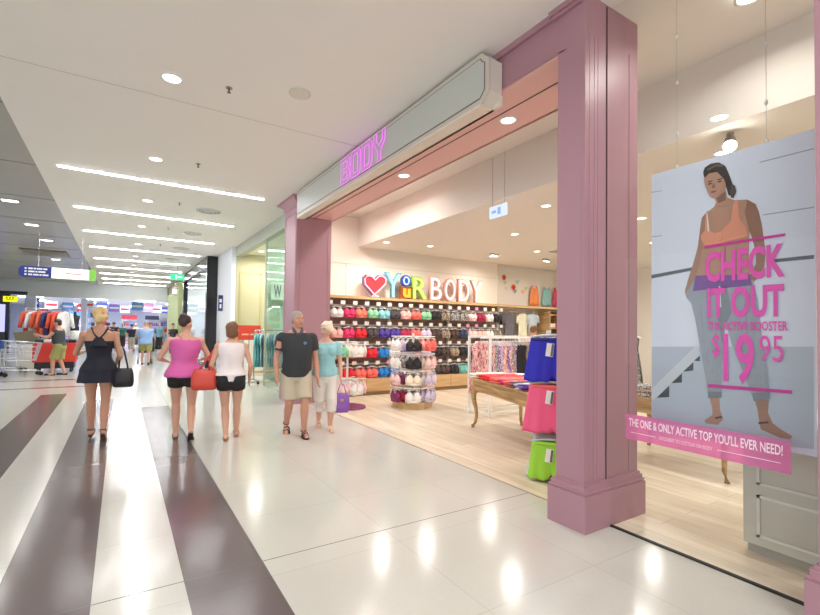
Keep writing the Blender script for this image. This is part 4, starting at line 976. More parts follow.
# angled inner glass with a poster of reversed lettering
f = MB(); f.box(3.56, 5.2, 12.9, 12.92, .0, 3.78); struct(f.build('window_3', glass_green))
f = MB(); f.box(3.54, 3.58, 12.88, 12.94, 0, 3.8); struct(f.build('trim_9', mat('pale_frame', (214, 222, 200), .4)))
t = empty('wall_sign', 'pale green sign with dark lettering in the glass of the olive beige shop', 'sign', (4.12, 12.85, 2.5))
a = MB(); a.box(-.46, .46, 0, .02, -.2, .32); a.build('sign_panel', mat('mint_panel', (206, 228, 206), .4), t)
text_mesh('W', 'lettering', mat('slate_lettering', (96, 110, 120), .5), t, (-.38, -.002, -.14), (.22, .38), 'S', .004)
text_mesh('L', 'lettering', mat('slate_lettering', (96, 110, 120), .5), t, (.0, -.002, -.10), (.12, .34), 'S', .004)
text_mesh('EL', 'lettering', mat('slate_lettering', (96, 110, 120), .5), t, (.18, -.002, .08), (.2, .18), 'S', .004)
for k in range(3):
    t = empty('ceiling_light', 'white linear light inside the olive beige shop, %s' % ('front', 'middle', 'rear')[k], 'ceiling light', (4.6, 10.6+k*1.5, 3.9), 0, 'linear lights in the olive beige shop')
    a = MB(); a.box(-.7, .7, -.03, .03, -.012, 0); a.build('diffuser', led, t)
    a = MB(); a.box(-.73, .73, -.045, .045, -.004, 0); a.build('frame', white, t)
for k, (x, y) in enumerate([(3.7, 14.2), (4.6, 14.3), (4.0, 10.5), (5.4, 18.8), (5.4, 22.0), (5.0, 27), (5.0, 31), (5.8, 13.9)]):
    downlight('downlight inside a neighbouring shop, %s of eight along the right side' % ('first', 'second', 'third', 'fourth', 'fifth', 'sixth', 'seventh', 'last')[k], x, y, 3.9, 22, .08, 'downlights in the neighbouring shops')
# teal clothes rack outside
t = empty('garment_rack', 'low rack of turquoise tops at the entrance of the olive beige shop', 'clothes rack', (3.55, 12.3, 0), .2)
for x in (-.5, .5):
    a = MB(); a.box(x-.015, x+.015, -.015, .015, .10, 1.42); a.build('post', chrome, t)
    a = MB(); a.box(x-.02, x+.02, -.28, .28, .08, .11); a.build('foot', chrome, t)
    for y in (-.26, .26):
        a = MB(); a.tube([(x-.02, y, .04), (x+.02, y, .04)], .04, 12); a.build('castor', black, t)
a = MB(); a.tube([(-.5, 0, 1.42), (.5, 0, 1.42)], .014, 8); a.build('hanging_rail', chrome, t)
a = MB(); a.box(-.5, .5, -.2, .2, .28, .31); a.build('lower_shelf', wood, t)
tealc = [((120, 196, 200), 'turquoise'), ((90, 170, 184), 'deep turquoise'), ((176, 216, 220), 'pale turquoise'), ((60, 80, 110), 'slate blue'), ((220, 232, 234), 'white')]
for k in range(12):
    c, n_ = tealc[k % 5]; u = -.44+.08*k
    hang('dress_shirt', '%s top on the low turquoise rack, %s from the left' % (n_, NTH[k]), 'top', mat('teal_%d' % (k % 5), c, .8), [(z*1.35, h_) for z, h_ in SHIRT], (3.55+u*math.cos(.2), 12.3+u*math.sin(.2), 1.33), .2+PI/2-.7, 'tops on the turquoise rack', 90+k, .04, sleeves=.17)
t = empty('sign_stand', 'small red sign standing at the entrance of the olive beige shop', 'sign', (3.00, 12.55, 0))
a = MB(); a.box(-.30, .30, -.02, .02, 1.15, 1.55); a.build('sign_panel', mat('sale_red', (226, 70, 50), .4), t)
a = MB(); a.box(-.2, -.02, -.024, -.02, 1.28, 1.32); a.box(.02, .2, -.024, -.02, 1.28, 1.32); a.build('line_of_writing', mat('pale_orange', (250, 190, 160), .5), t)
a = MB(); a.tube([(0, 0, .03), (0, 0, 1.15)], .012, 8); a.build('pole', chrome, t)
a = MB(); a.box(-.22, .22, -.14, .14, 0, .03); a.build('base', white, t)
t = empty('display_stand', 'white display block carrying small bottles in the olive beige shop', 'display stand', (3.65, 14.4, 0))
a = MB(); a.box(-.3, .5, -.25, .25, 0, 1.3); a.build('block', mat('white_matte', (232, 232, 220), .6), t, bevel=.01)
for k in range(4):
    a = MB(); a.cyl(0, 0, 0, .16, .03, 10, .02); a.cyl(0, 0, .16, .2, .015, 8); o = a.build('bottle', mat('rose_bottle', (206, 120, 130), .3)); o.location = (3.45+.16*k, 14.3, 1.301)
    tag(o, 'small rose bottle on the white display block, %s from the left' % NTH[k], 'bottle', 'rose bottles on the white block')
# white pier with small blue sign
f = MB(); f.box(3.0, 3.3, 15.05, 17.5, 0, CH); f.box(3.3, 8, 17.2, 17.5, 0, 3.9); struct(f.build('wall_white_pier', mat('pier_white', (222, 226, 232), .6)))
t = empty('wall_sign', 'small dark blue projecting sign on the white pier', 'sign', (2.92, 16.4, 2.35))
a = MB(); a.box(-.07, .08, -.02, .02, -.30, .25); a.build('sign_panel', mat('navy_sign', (50, 52, 110), .4), t)
a = MB(); a.box(-.04, .04, -.024, -.02, .0, .12); a.box(-.03, .03, -.024, -.02, -.2, -.06); a.build('pictogram', white, t)
# black portal shop
bp = mat('black_portal', (30, 30, 32), .25)
f = MB(); f.box(2.63, 3.3, 17.5, 17.75, 0, CH); f.box(2.63, 2.95, 17.75, 24.6, 3.72, CH); f.box(2.63, 3.3, 24.6, 24.95, 0, CH); f.box(2.63, 2.75, 17.75, 24.6, 0, .12); struct(f.build('wall_black_portal', bp))
f = MB(); f.box(2.72, 2.732, 17.75, 24.6, .12, 3.72); struct(f.build('window_4', glass))
f = MB(); f.box(4.4, 4.5, 17.75, 25, 0, 3.9); f.box(2.8, 4.4, 24.3, 24.4, 0, 3.9); struct(f.build('wall_portal_interior', mat('cool_white', (226, 232, 232), .5)))
f = MB(); f.box(2.75, 4.4, 17.75, 24.3, 3.72, 3.85); struct(f.build('ceiling_portal', mat('cool_white', (226, 232, 232), .5)))
t = empty('display_shelving', 'pale glass shelving with small goods inside the black framed shop', 'shelf', (4.2, 21.0, 0))
for z in (.6, 1.1, 1.6, 2.1):
    a = MB(); a.box(-.2, .2, -2.6, 2.6, z-.012, z+.012); a.build('shelf', white, t)
for y in (-2.6, 0, 2.6):
    a = MB(); a.box(-.2, .2, y-.02, y+.02, 0, 2.3); a.build('upright', chrome, t)
rq = random.Random(9)
for iz, z in enumerate((.6, 1.1, 1.6, 2.1)):
    for k in range(9):
        c = rq.choice([(90, 150, 160), (200, 210, 214), (60, 70, 84), (220, 190, 120), (160, 90, 110)])
        a = MB(); h_ = rq.uniform(.14, .3); a.box(-.08, .08, -.12, .12, 0, h_); a.box(-.085, .085, -.125, .125, h_*.72, h_*.78); o = a.build('gift_box', mat('box_%d_%d_%d' % c, c, .5), bevel=.005)
        o.location = (4.16, 18.7+k*.56, z+.0125); tag(o, 'small %s box on the %s shelf in the black framed shop, %s along' % ({90: 'teal', 200: 'pale grey', 60: 'slate', 220: 'tan', 160: 'mauve'}[c[0]], ('lowest', 'second', 'third', 'top')[iz], NTH[k]), 'box', 'boxes in the black framed shop')
for k in range(3): downlight('downlight inside the black framed shop, %s' % ('near', 'middle', 'far')[k], 3.6, 18.6+k*2.2, 3.72, 45, .08, 'downlights in the black framed shop', (.95, .98, 1))
# green shop
f = MB(); f.box(2.66, 3.3, 27.4, 33.9, 0, 4.0); struct(f.build('wall_green_shop', mat('lime_beige', (202, 214, 156), .6)))
f = MB(); f.box(2.64, 2.66, 27.4, 33.9, 3.6, 4.0); struct(f.build('trim_10', mat('dull_gold', (150, 140, 96), .5)))
t = empty('wall_sign', 'small lit white sign on the corner of the lime beige shop', 'sign', (2.60, 28.6, 3.5))
a = MB(); a.box(-.1, .04, -.35, .35, -.14, .14); a.build('sign_panel', emis('sign_lit', (255, 255, 255), 1.6), t)
a = MB(); a.box(-.12, .05, -.37, .37, -.17, -.14); a.box(-.12, .05, -.37, .37, .14, .17); a.build('frame', grey_white, t)

# ================================================================ FAR END SHOP AND LEFT SIDE
cool = (.84, .9, 1)
for k, (x, y) in enumerate([(-5, 37), (-1.5, 37), (1.5, 37), (-5, 42), (-1.5, 42), (1.5, 42), (-3, 47), (1, 47), (3.6, 40)]):
    t = empty('ceiling_light', 'square panel light in the far end shop, %s of nine' % NTH[k], 'ceiling light', (x, y, 3.3), 0, 'panel lights in the far end shop')
    a = MB(); a.box(-.6, .6, -.3, .3, -.02, 0); a.build('diffuser', emis('panel_glow', (240, 244, 255), 40), t)
    a = MB(); a.box(-.64, .64, -.34, .34, -.008, 0); a.build('frame', white, t)
rq = random.Random(21)
lil = [((70, 90, 190), 'royal blue'), ((236, 236, 244), 'white'), ((210, 60, 80), 'red'), ((150, 120, 200), 'lilac'), ((110, 160, 220), 'sky blue'), ((220, 140, 190), 'pink'), ((60, 60, 90), 'dark slate')]
# hanging banners
for k in range(13):
    c, n_ = lil[[0, 1, 4, 2, 1, 0, 3, 1, 4, 5, 1, 0, 3][k]]
    x = -4.8+.72*k; y = 36+(k % 4)*2.4
    t = empty('hanging_banner', '%s banner hanging in the far end shop, %s from the left' % (n_, NTH[k]), 'banner', (x, y, 3.3), 0, 'banners in the far end shop')
    a = MB(); a.box(-.36, .36, -.01, .01, -.72, -.14); a.build('banner_panel', mat('banner_%d' % (k % 7) + n_.replace(' ', ''), c, .5), t)
    a = MB(); a.box(-.3, .3, -.014, -.01, -.5, -.36); a.build('stripe', white if n_ != 'white' else mat('stripe_red', (214, 50, 70), .5), t)
    for s in (-.3, .3):
        a = MB(); a.tube([(s, 0, -.14), (s, 0, 0)], .006, 5); a.build('cord', chrome, t)
# shelving gondolas in the far shop
for k, (x, y) in enumerate([(-4.6, 36.5), (-3.0, 38.5), (-1.4, 40.5), (2.9, 36.4), (3.8, 39.0), (.6, 44.5), (-1.8, 45), (2.4, 46)]):
    t = empty('shelving_unit', 'white shelving gondola stocked with bright goods in the far end shop, %s' % NTH[k], 'shelf', (x, y, 0), 0, 'gondolas in the far end shop')
    a = MB(); a.box(-.55, .55, .2, .24, 0, 2.1); a.build('back_panel', mat('gondola_white', (226, 228, 240), .5), t)
    for z in (.15, .6, 1.05, 1.5, 1.95):
        a = MB(); a.box(-.55, .55, -.2, .2, z-.02, z); a.build('shelf', white, t)
    a = MB(); a.box(-.56, .56, -.03, .24, 2.1, 2.45); a.build('header_board', mat('header_%d' % (k % 5), lil[(k*2+2) % 7][0], .4), t)
    for iz, z in enumerate((.15, .6, 1.05, 1.5)):
        for j in range(4):
            c, n_ = lil[rq.randrange(7)]
            h_ = rq.uniform(.2, .34)
            a = MB(); a.box(-.11, .11, -.14, .14, 0, h_); a.box(-.112, .112, -.142, .142, h_*.55, h_*.7); o = a.build('stock_box', mat('stock_'+n_.replace(' ', ''), c, .5)); o.location = (x-.4+.265*j, y, z+.001)
            tag(o, '%s stock box in the %s far gondola, %s shelf, %s across' % (n_, NTH[k], ('lowest', 'second', 'third', 'top')[iz], NTH[j]), 'box', 'stock boxes in the far gondolas')
# white columns left
for k, (x, y, w_) in enumerate([(-4.75, 35.2, .5), (-2.1, 36.0, .3)]):
    f = MB(); f.box(x-w_/2, x+w_/2, y-w_/2, y+w_/2, 0, 3.3); struct(f.build('wall_pillar', mat('pillar_blue_white', (216, 222, 240), .5)))
# dark shop at left edge
f = MB(); f.box(-9, -4.9, 30.0, 30.3, 0, 3.2); f.box(-9, -4.2, 29.9, 30.0, 3.05, 3.2); struct(f.build('wall_dark_shop', mat('ink_blue_wall', (26, 30, 56), .4)))
t = empty('wall_sign', 'yellow lit sign on the dark shop at the far left', 'sign', (-4.85, 29.8, 2.78))
a = MB(); a.box(-.28, .28, -.06, .06, -.14, .14); a.build('sign_panel', emis('yellow_lit', (240, 240, 30), 1.0), t)
a = MB()
for q in range(3): a.box(-.16+.12*q, -.10+.12*q, -.064, -.06, .02, .10)
a.box(-.14, .14, -.064, -.06, -.05, -.02); a.build('symbol', mat('olive_mark', (120, 130, 10), .5), t)
t = empty('display_screen', 'tall lit violet display screen in the dark shop', 'screen', (-5.25, 29.85, 0))
a = MB(); a.box(-.2, .2, -.05, .05, 1.1, 2.5); a.build('screen', emis('violet_screen', (190, 190, 250), 1.1), t)
a = MB(); a.box(-.24, .24, -.04, .06, .0, 1.1); a.box(-.24, .24, -.04, .06, 2.5, 2.56); a.build('housing', bp, t)
# clothing rails and red bin by the trolleys
t = empty('garment_rack', 'tall clothes rail of coral and white jackets behind the person in khaki shorts', 'clothes rack', (-2.15, 19.4, 0), .1)
for x in (-.6, .6):
    a = MB(); a.box(x-.015, x+.015, -.015, .015, 0, 2.05); a.build('post', chrome, t)
    a = MB(); a.box(x-.015, x+.015, -.25, .25, 0, .03); a.build('foot', chrome, t)
a = MB(); a.tube([(-.6, 0, 2.04), (.6, 0, 2.04)], .014, 8); a.build('hanging_rail', chrome, t)
jc = [((232, 96, 72), 'coral'), ((240, 236, 234), 'white'), ((232, 96, 72), 'coral'), ((236, 120, 90), 'orange'), ((50, 60, 120), 'navy'), ((232, 96, 72), 'coral')]
for k in range(8):
    c, n_ = jc[k % 6]; u = -.5+.14*k
    hang('jacket', '%s jacket on the tall rail by the trolleys, %s from the left' % (n_, NTH[k]), 'jacket', mat('jk_'+n_, c, .8), [(z*1.25, h_*1.1) for z, h_ in SHIRT], (-2.15+u*math.cos(.1), 19.4+u*math.sin(.1), 1.95), .1+.75, 'jackets on the tall rail', 120+k, .06, sleeves=.45)
t = empty('display_bin', 'red display bin on dark wheels behind the person in khaki shorts', 'display bin', (-1.75, 17.9, 0))
a = MB(); a.box(-.55, .55, -.35, .35, .32, .92); a.build('bin', mat('bin_red', (214, 56, 44), .4), t, bevel=.02)
a = MB(); a.box(-.5, .5, -.3, .3, .12, .32); a.build('chassis', black, t)
for sx in (-.42, .42):
    for sy_ in (-.25, .25):
        a = MB(); a.tube([(sx-.03, sy_, .06), (sx+.03, sy_, .06)], .06, 12); a.build('wheel', black, t)
for k in range(5):
    o = link('folded_garment', folded_mesh(mat('bin_g%d' % k, [(60, 62, 70), (226, 226, 230), (210, 60, 50), (70, 90, 150), (40, 42, 48)][k], .8), .18, .3, .1)); o.location = (-2.17+.21*k, 17.9, .921)
    tag(o, '%s folded garment lying on the red display bin' % ('charcoal', 'white', 'red', 'blue', 'black')[k], 'folded garment', 'clothes on the red bin')
def trolley(label, x, y, rz):
    t = empty('shopping_trolley', label, 'shopping trolley', (x, y, 0), rz, 'shopping trolleys at the left')
    wire = mat('trolley_steel', (196, 200, 206), .3, .8)
    a = MB()
    top = [(-.42, -.27), (.42, -.22), (.42, .22), (-.42, .27)]; bot = [(-.36, -.2), (.30, -.17), (.30, .17), (-.36, .2)]
    def ringp(q): return [Vector((b[0]+(t_[0]-b[0])*q, b[1]+(t_[1]-b[1])*q, .45+.50*q+.06*q*(1 if t_[0] < 0 else 0))) for t_, b in zip(top, bot)]
    for q in (0, .25, .5, .75, 1): a.tube(ringp(q), .006 if q < 1 else .011, 5, True)
    for e in range(4):
        p0, p1 = ringp(0)[e], ringp(0)[(e+1) % 4]; r0, r1 = ringp(1)[e], ringp(1)[(e+1) % 4]
        for k in range(9): a.tube([p0.lerp(p1, k/8), r0.lerp(r1, k/8)], .004, 4)
    for k in range(6): a.tube([ringp(0)[0].lerp(ringp(0)[3], k/5), ringp(0)[1].lerp(ringp(0)[2], k/5)], .004, 4)
    a.build('basket', wire, t)
    a = MB()
    for s in (-1, 1): a.tube([(-.40, s*.24, .95), (-.44, s*.22, .5), (-.40, s*.22, .2), (.38, s*.18, .14), (.44, s*.16, .12)], .012, 8)
    for x_ in (-.35, 0, .3): a.tube([(x_, -.2, .18), (x_, .2, .18)], .01, 6)
    a.build('chassis', wire, t)
    a = MB(); a.tube([(-.50, -.27, 1.02), (-.50, .27, 1.02)], .017, 10); a.tube([(-.50, -.26, 1.02), (-.42, -.26, .99)], .012, 6); a.tube([(-.50, .26, 1.02), (-.42, .26, .99)], .012, 6); a.build('handle', mat('trolley_blue', (50, 90, 170), .4), t)
    a = MB(); a.box(-.50, -.44, -.2, .2, .80, 1.0); a.build('child_seat_flap', mat('trolley_blue', (50, 90, 170), .4), t)
    for sx, sy_ in ((-.40, -.21), (-.40, .21), (.42, -.16), (.42, .16)):
        a = MB(); a.tube([(sx, sy_-.015, .06), (sx, sy_+.015, .06)], .06, 14); a.tube([(sx, sy_, .06), (sx, sy_, .15)], .012, 6); a.build('wheel', black, t)
trolley('empty steel shopping trolley with blue handle, nearest at the left', -2.42, 16.7, .35)
trolley('steel shopping trolley with blue handle behind and left of the nearer one', -2.95, 17.9, .5)
t = empty('cardboard_box', 'brown cardboard box resting on a white stand behind the trolleys', 'box', (-2.60, 19.0, 0))
a = MB(); a.box(-.25, .25, -.2, .2, 0, .85); a.build('stand', mat('white_matte', (232, 232, 220), .6), t)
a = MB(); a.poly_prism([(-.35, -.22, 1.22), (-.28, -.22, .86), (.35, -.22, .86), (.16, -.22, 1.30)], (0, .44, 0)); a.build('carton', mat('carton', (120, 112, 92), .8), t)
# stroller
t = empty('stroller', 'dark stroller pushed by the person in the pale blue shirt', 'stroller', (.84, 20.62, 0), PI)
fr = mat('stroller_frame', (120, 122, 130), .4, .6)
for s in (-1, 1):
    a = MB(); a.tube([(s*.22, .34, 1.02), (s*.22, .1, .6), (s*.22, -.3, .1)], .013, 8); a.tube([(s*.22, .05, .5), (s*.22, .30, .12)], .012, 8); a.build('side_frame', fr, t)
a = MB(); a.tube([(-.22, .34, 1.02), (.22, .34, 1.02)], .017, 8); a.build('handlebar', black, t)
a = MB(); a.poly_prism([(-.2, .14, .95), (-.2, .08, .45), (-.2, -.25, .40), (-.2, -.25, .46), (-.2, .02, .52), (-.2, .08, .97)], (.4, 0, 0)); a.build('seat', mat('stroller_cloth', (54, 56, 70), .8), t)
a = MB(); a.ell((0, .0, .92), .22, .24, .16, 14, 8); a.build('canopy', mat('stroller_canopy', (70, 60, 80), .8), t, True)
for sx, sy_ in ((-.24, .30), (.24, .30), (-.22, -.30), (.22, -.30)):
    a = MB(); a.tube([(sx-.02, sy_, .1), (sx+.02, sy_, .1)], .1, 16); a.build('wheel', black, t)
# mannequin near end shop
t = empty('mannequin', 'headless mannequin in a black and white top at the left of the far shop', 'mannequin', (-1.75, 24.5, 0))
a = MB(); a.cyl(0, 0, 0, .03, .2, 20); a.build('base', chrome, t)
a = MB(); a.tube([(0, 0, .03), (0, 0, 1.35)], .015, 8); a.build('pole', chrome, t)
def ell_ring(rx, ry, z): return [(rx*math.cos(k*PI/10), ry*math.sin(k*PI/10), z) for k in range(20)]
a = MB(); a.ring_loft([ell_ring(*q) for q in ((.16, .11, 1.2), (.17, .12, 1.3), (.13, .1, 1.5), (.16, .12, 1.72), (.19, .1, 1.88), (.06, .06, 1.95), (.05, .05, 2.08))]); a.build('torso', mat('mannequin_black', (36, 36, 42), .6), t, True)
a = MB(); a.ring_loft([ell_ring(*q) for q in ((.24, .18, .85), (.2, .15, 1.05), (.175, .13, 1.25))]); a.build('skirt', white, t, True)
# ================================================================ PEOPLE
skin_a = mat('skin_tan', (196, 146, 120), .55, noise=.03, scale=10)
skin_b = mat('skin_fair', (214, 164, 140), .55, noise=.03, scale=10)
skin_c = mat('skin_ruddy', (200, 146, 122), .55, noise=.04, scale=10)
def bake(a, name, mats, voxel, smooth=2, fold=0, seed=0, parent=None, fold_scale=22):
    bmesh.ops.recalc_face_normals(a.bm, faces=a.bm.faces)
    me = bpy.data.meshes.new('tmp'); a.bm.to_mesh(me); a.bm.free()
    o = bpy.data.objects.new('tmp', me); col.objects.link(o)
    r = o.modifiers.new('r', 'REMESH'); r.mode = 'VOXEL'; r.voxel_size = voxel; r.use_smooth_shade = True
    if smooth:
        s_ = o.modifiers.new('s', 'SMOOTH'); s_.factor = .5; s_.iterations = smooth
    dg = bpy.context.evaluated_depsgraph_get(); out = bpy.data.meshes.new_from_object(o.evaluated_get(dg))
    bpy.data.objects.remove(o); bpy.data.meshes.remove(me)
    out.name = name; out.materials.clear(); out.materials.append(mats)
    for p in out.polygons: p.use_smooth = True
    if fold:
        n = len(out.vertices); c = np.empty(n*3, np.float32); out.vertices.foreach_get('co', c); c = c.reshape(-1, 3)
        nm_ = np.empty(n*3, np.float32); out.vertices.foreach_get('normal', nm_); nm_ = nm_.reshape(-1, 3)
        d = fold*(np.sin(c[:, 0]*fold_scale+seed+3*np.sin(c[:, 2]*7))*np.cos(c[:, 1]*fold_scale*.8+seed)+.6*np.sin(c[:, 2]*fold_scale*.9+c[:, 0]*11+seed))
        c += nm_*d[:, None]; out.vertices.foreach_set('co', c.ravel())
    return link(name, out, parent)
TF = [(.455, .070, .060, 0), (.48, .095, .070, .004), (.52, .106, .076, .006), (.555, .098, .070, .004), (.60, .078, .058, 0), (.635, .074, .056, 0), (.68, .083, .062, -.002), (.73, .094, .068, -.004), (.775, .100, .060, .0), (.805, .092, .048, .004), (.83, .050, .040, .006), (.85, .034, .034, .004)]
TM = [(.455, .070, .062, 0), (.48, .092, .072, .002), (.52, .100, .076, .002), (.555, .098, .078, -.006), (.60, .096, .080, -.012), (.65, .098, .080, -.012), (.70, .105, .078, -.008), (.75, .114, .072, -.002), (.79, .116, .060, .002), (.815, .098, .048, .005), (.84, .050, .042, .006), (.86, .037, .037, .004)]
def human(label, cat_, pos, rz, H, male=False, fat=1.0, skin=None, legs=None, arms=None, lean=0.0, look=(0, 0), voxel=.009, hair=None, clothes=(), shoes=None, name='person', face=True, group=None):
    t = empty(name, label, 'person', (pos[0], pos[1], 0), rz, group)
    T = TM if male else TF
    lift = shoes[1] if shoes and shoes[0] == 'heels' else .0
    hz = .525*H+lift-.012*H
    def tw(z, inf=0.0, zs=1.0):
        q = z/H
        zz = [r[0] for r in T]; i = 0
        rx = float(np.interp(q, zz, [r[1] for r in T]))*H; ry = float(np.interp(q, zz, [r[2] for r in T]))*H; cy_ = float(np.interp(q, zz, [r[3] for r in T]))*H
        return rx*fat+inf, ry*fat+inf, cy_+(-lean*(z-.5*H))
    def ringz(z, inf=0, n=24, rxm=1.0, rym=1.0):
        rx, ry, cy_ = tw(z, inf)
        return [(rx*rxm*math.cos(2*PI*k/n), cy_+ry*rym*math.sin(2*PI*k/n), z+lift) for k in range(n)]
    def loft(a, z0, z1, inf, steps=14, f=None):
        rr = []
        for j in range(steps+1):
            z = z0+(z1-z0)*j/steps; rr.append(ringz(z, inf if f is None else f(z)))
        a.ring_loft(rr)
    def P(x, y, z): return Vector((x, y-lean*(z-.5*H), z+lift))
    # joints
    J = {}
    for s, nm_ in ((1, 'l'), (-1, 'r')):
        fy, fz, pitch, fx = legs[nm_] if legs else (0, 0, 0, 0)
        hip = Vector((s*.052*H*fat, 0, hz)); ank = Vector((s*.048*H*fat+s*fx, -fy, .042*H+fz))
        L1, L2 = .243*H, .243*H
        v = ank-hip; d = min(v.length, L1+L2-.002); v.normalize(); ank = hip+v*d
        a_ = (L1*L1-L2*L2+d*d)/(2*d); h_ = math.sqrt(max(0, L1*L1-a_*a_)); fwd = Vector((0, -1, 0)); fwd = (fwd-v*fwd.dot(v)).normalized()
        J[nm_] = (hip, hip+v*a_+fwd*h_, ank, pitch)
        sh = P(s*(.118 if male else .104)*H*(.6+.4*fat), 0, .788*H)
        e = arms[nm_][0] if arms else (.02, .0, -.165); w_ = arms[nm_][1] if arms else (.03, -.03, -.30)
        el = sh+Vector((s*e[0], e[1], e[2]))*H; wr = sh+Vector((s*w_[0], w_[1], w_[2]))*H
        J['a'+nm_] = (sh, el, wr)
    b = MB()
    def cap(p0, p1, r0, r1, mid=None):
        pts = [p0, p1]; rr = [r0, r1]
        if mid: pts = [p0, p0.lerp(p1, mid[0]), p1]; rr = [r0, mid[1], r1]
        b.tube(pts, rr, 14); b.ell(p0, r0, r0, r0, 12, 8); b.ell(p1, r1, r1, r1, 12, 8)
    loft(b, .455*H, .852*H, 0, 18)
    if not male:
        for s in (1, -1): b.ell(P(s*.045*H*fat, -.055*H*fat, .735*H), .04*H, .03*H, .038*H)
        for s in (1, -1): b.ell(P(s*.045*H*fat, .035*H*fat, .50*H), .052*H*fat, .05*H*fat, .05*H)
    lw = (.8+.2*fat)*(1.0 if male else .98)
    for nm_ in 'lr':
        hip, kn, an, pitch = J[nm_]
        cap(hip, kn, .055*H*lw*fat**.5, .032*H*lw, (.5, .046*H*lw)); cap(kn, an, .031*H*lw, .020*H*lw, (.32, .035*H*lw))
        R_ = Matrix.Rotation(pitch, 3, 'X')
        def F(x, y, z): return an+R_@Vector((x*H, y*H, z*H))
        s = 1 if nm_ == 'l' else -1
        b.tube([F(0, .022, -.022), F(0, -.01, -.02), F(s*.004, -.055, -.026), F(s*.006, -.09, -.030), F(s*.006, -.112, -.032)], [.019*H, .022*H, .021*H, .016*H, .010*H], 12)
        b.ell(F(0, .024, -.022), .019*H, .019*H, .018*H)
        for q in range(5):
            b.ell(F(s*(.006-.013+.0078*q)*1.0, -.106-(.010 if (q == 0) else .004-.001*q), -.034), .0062*H, .013*H, .0058*H, 8, 6)
    # arms and hands
    ar = 1.0 if male else .85
    for nm_ in 'lr':
        sh, el, wr = J['a'+nm_]; s = 1 if nm_ == 'l' else -1
        b.ell(sh, .036*H*ar*fat, .034*H*ar*fat, .036*H*ar*fat, 12, 8)
        cap(sh, el, .031*H*ar*fat**.5, .023*H*ar); cap(el, wr, .0235*H*ar, .0155*H*ar, (.3, .025*H*ar))
        d = (wr-el).normalized(); side = Vector((0, -1, 0)); side = (side-d*side.dot(d))
        side = side.normalized() if side.length > .1 else Vector((1, 0, 0)); nrm = d.cross(side)
        rot = Matrix((side, nrm, d)).transposed()
        pc_ = wr+d*.030*H
        b.ell(pc_, .024*H*ar, .011*H, .032*H, 12, 8, rot)
        for q in range(4):
            base = wr+d*.052*H+side*(.0165-.011*q)*H*ar
            fl = (.040, .045, .042, .032)[q]*H; cur = nrm*(-s)*.25
            m1 = base+(d+cur*.35).normalized()*fl*.5; m2 = m1+(d+cur*1.6).normalized()*fl*.5
            b.tube([base, m1, m2], [.0056*H, .0052*H, .0044*H], 8); b.ell(m2, .0045*H, .0045*H, .0045*H, 6, 5)
        th0 = wr+d*.018*H+side*.018*H; th1 = th0+(d*.7+side*.6).normalized()*.026*H; th2 = th1+(d+side*.15).normalized()*.020*H
        b.tube([th0, th1, th2], [.0075*H, .0065*H, .0052*H], 8); b.ell(th2, .0052*H, .0052*H, .0052*H, 6, 5)
    # neck, head
    nb = P(0, .004*H, .835*H); hc = P(0, -.006*H-lean*.02*H, .930*H)
    b.tube([nb, nb.lerp(hc, .5), hc], [.034*H*(1.12 if male else .92), .029*H*(1.15 if male else .95), .03*H], 14)
    Rh = Matrix.Rotation(look[0], 3, 'Z')@Matrix.Rotation(look[1], 3, 'X')
    def Hd(x, y, z): return hc+Rh@Vector((x*H, y*H, z*H))
    b.ell(Hd(0, .008, .012), .046*H, .055*H, .056*H, 20, 14, Rh); b.ell(Hd(0, -.012, -.020), .037*H, .042*H, .046*H, 16, 12, Rh)
    b.ell(Hd(0, -.034, -.048), .020*H, .018*H, .015*H, 12, 8, Rh)
    b.tube([Hd(0, -.046, .008), Hd(0, -.058, -.012), Hd(0, -.060, -.019)], [.006*H, .008*H, .009*H], 8); b.ell(Hd(0, -.056, -.019), .011*H, .008*H, .007*H, 8, 6, Rh)
    for s in (1, -1):
        b.ell(Hd(s*.047, .006, -.004), .006*H, .012*H, .019*H, 8, 6, Rh); b.ell(Hd(s*.024, -.036, -.016), .014*H, .012*H, .014*H, 8, 6, Rh); b.ell(Hd(s*.019, -.045, .014), .014*H, .006*H, .004*H, 8, 6, Rh)
    bake(b, 'body', skin or skin_b, voxel, 2, parent=t)
    if face:
        for s in (1, -1):
            a = MB(); a.ell(Hd(s*.0185, -.0455, .002), .0085*H, .005*H, .0052*H, 10, 8, Rh); a.build('eye', mat('eye_white', (236, 232, 226), .3), t, True)
            a = MB(); a.ell(Hd(s*.0185, -.0492, .002), .0038*H, .002*H, .0042*H, 8, 6, Rh); a.build('iris', mat('iris_dark', (50, 40, 36), .3), t, True)
            a = MB(); a.tube([Hd(s*.009, -.0515, .016), Hd(s*.019, -.0515, .019), Hd(s*.029, -.046, .015)], .0022*H, 6); a.build('eyebrow', mat('brow_grey', (120, 100, 88), .8), t)
        a = MB(); a.ell(Hd(0, -.0535, -.0355), .0145*H, .004*H, .0045*H, 10, 6, Rh); a.build('mouth', mat('lip', (176, 104, 96), .5), t, True)
    ctx = dict(H=H, t=t, tw=tw, ringz=ringz, loft=loft, P=P, J=J, Hd=Hd, Rh=Rh, fat=fat, lift=lift, male=male, lw=lw, ar=ar, voxel=voxel)
    if hair: hair(ctx)
    for c in clothes: c(ctx)
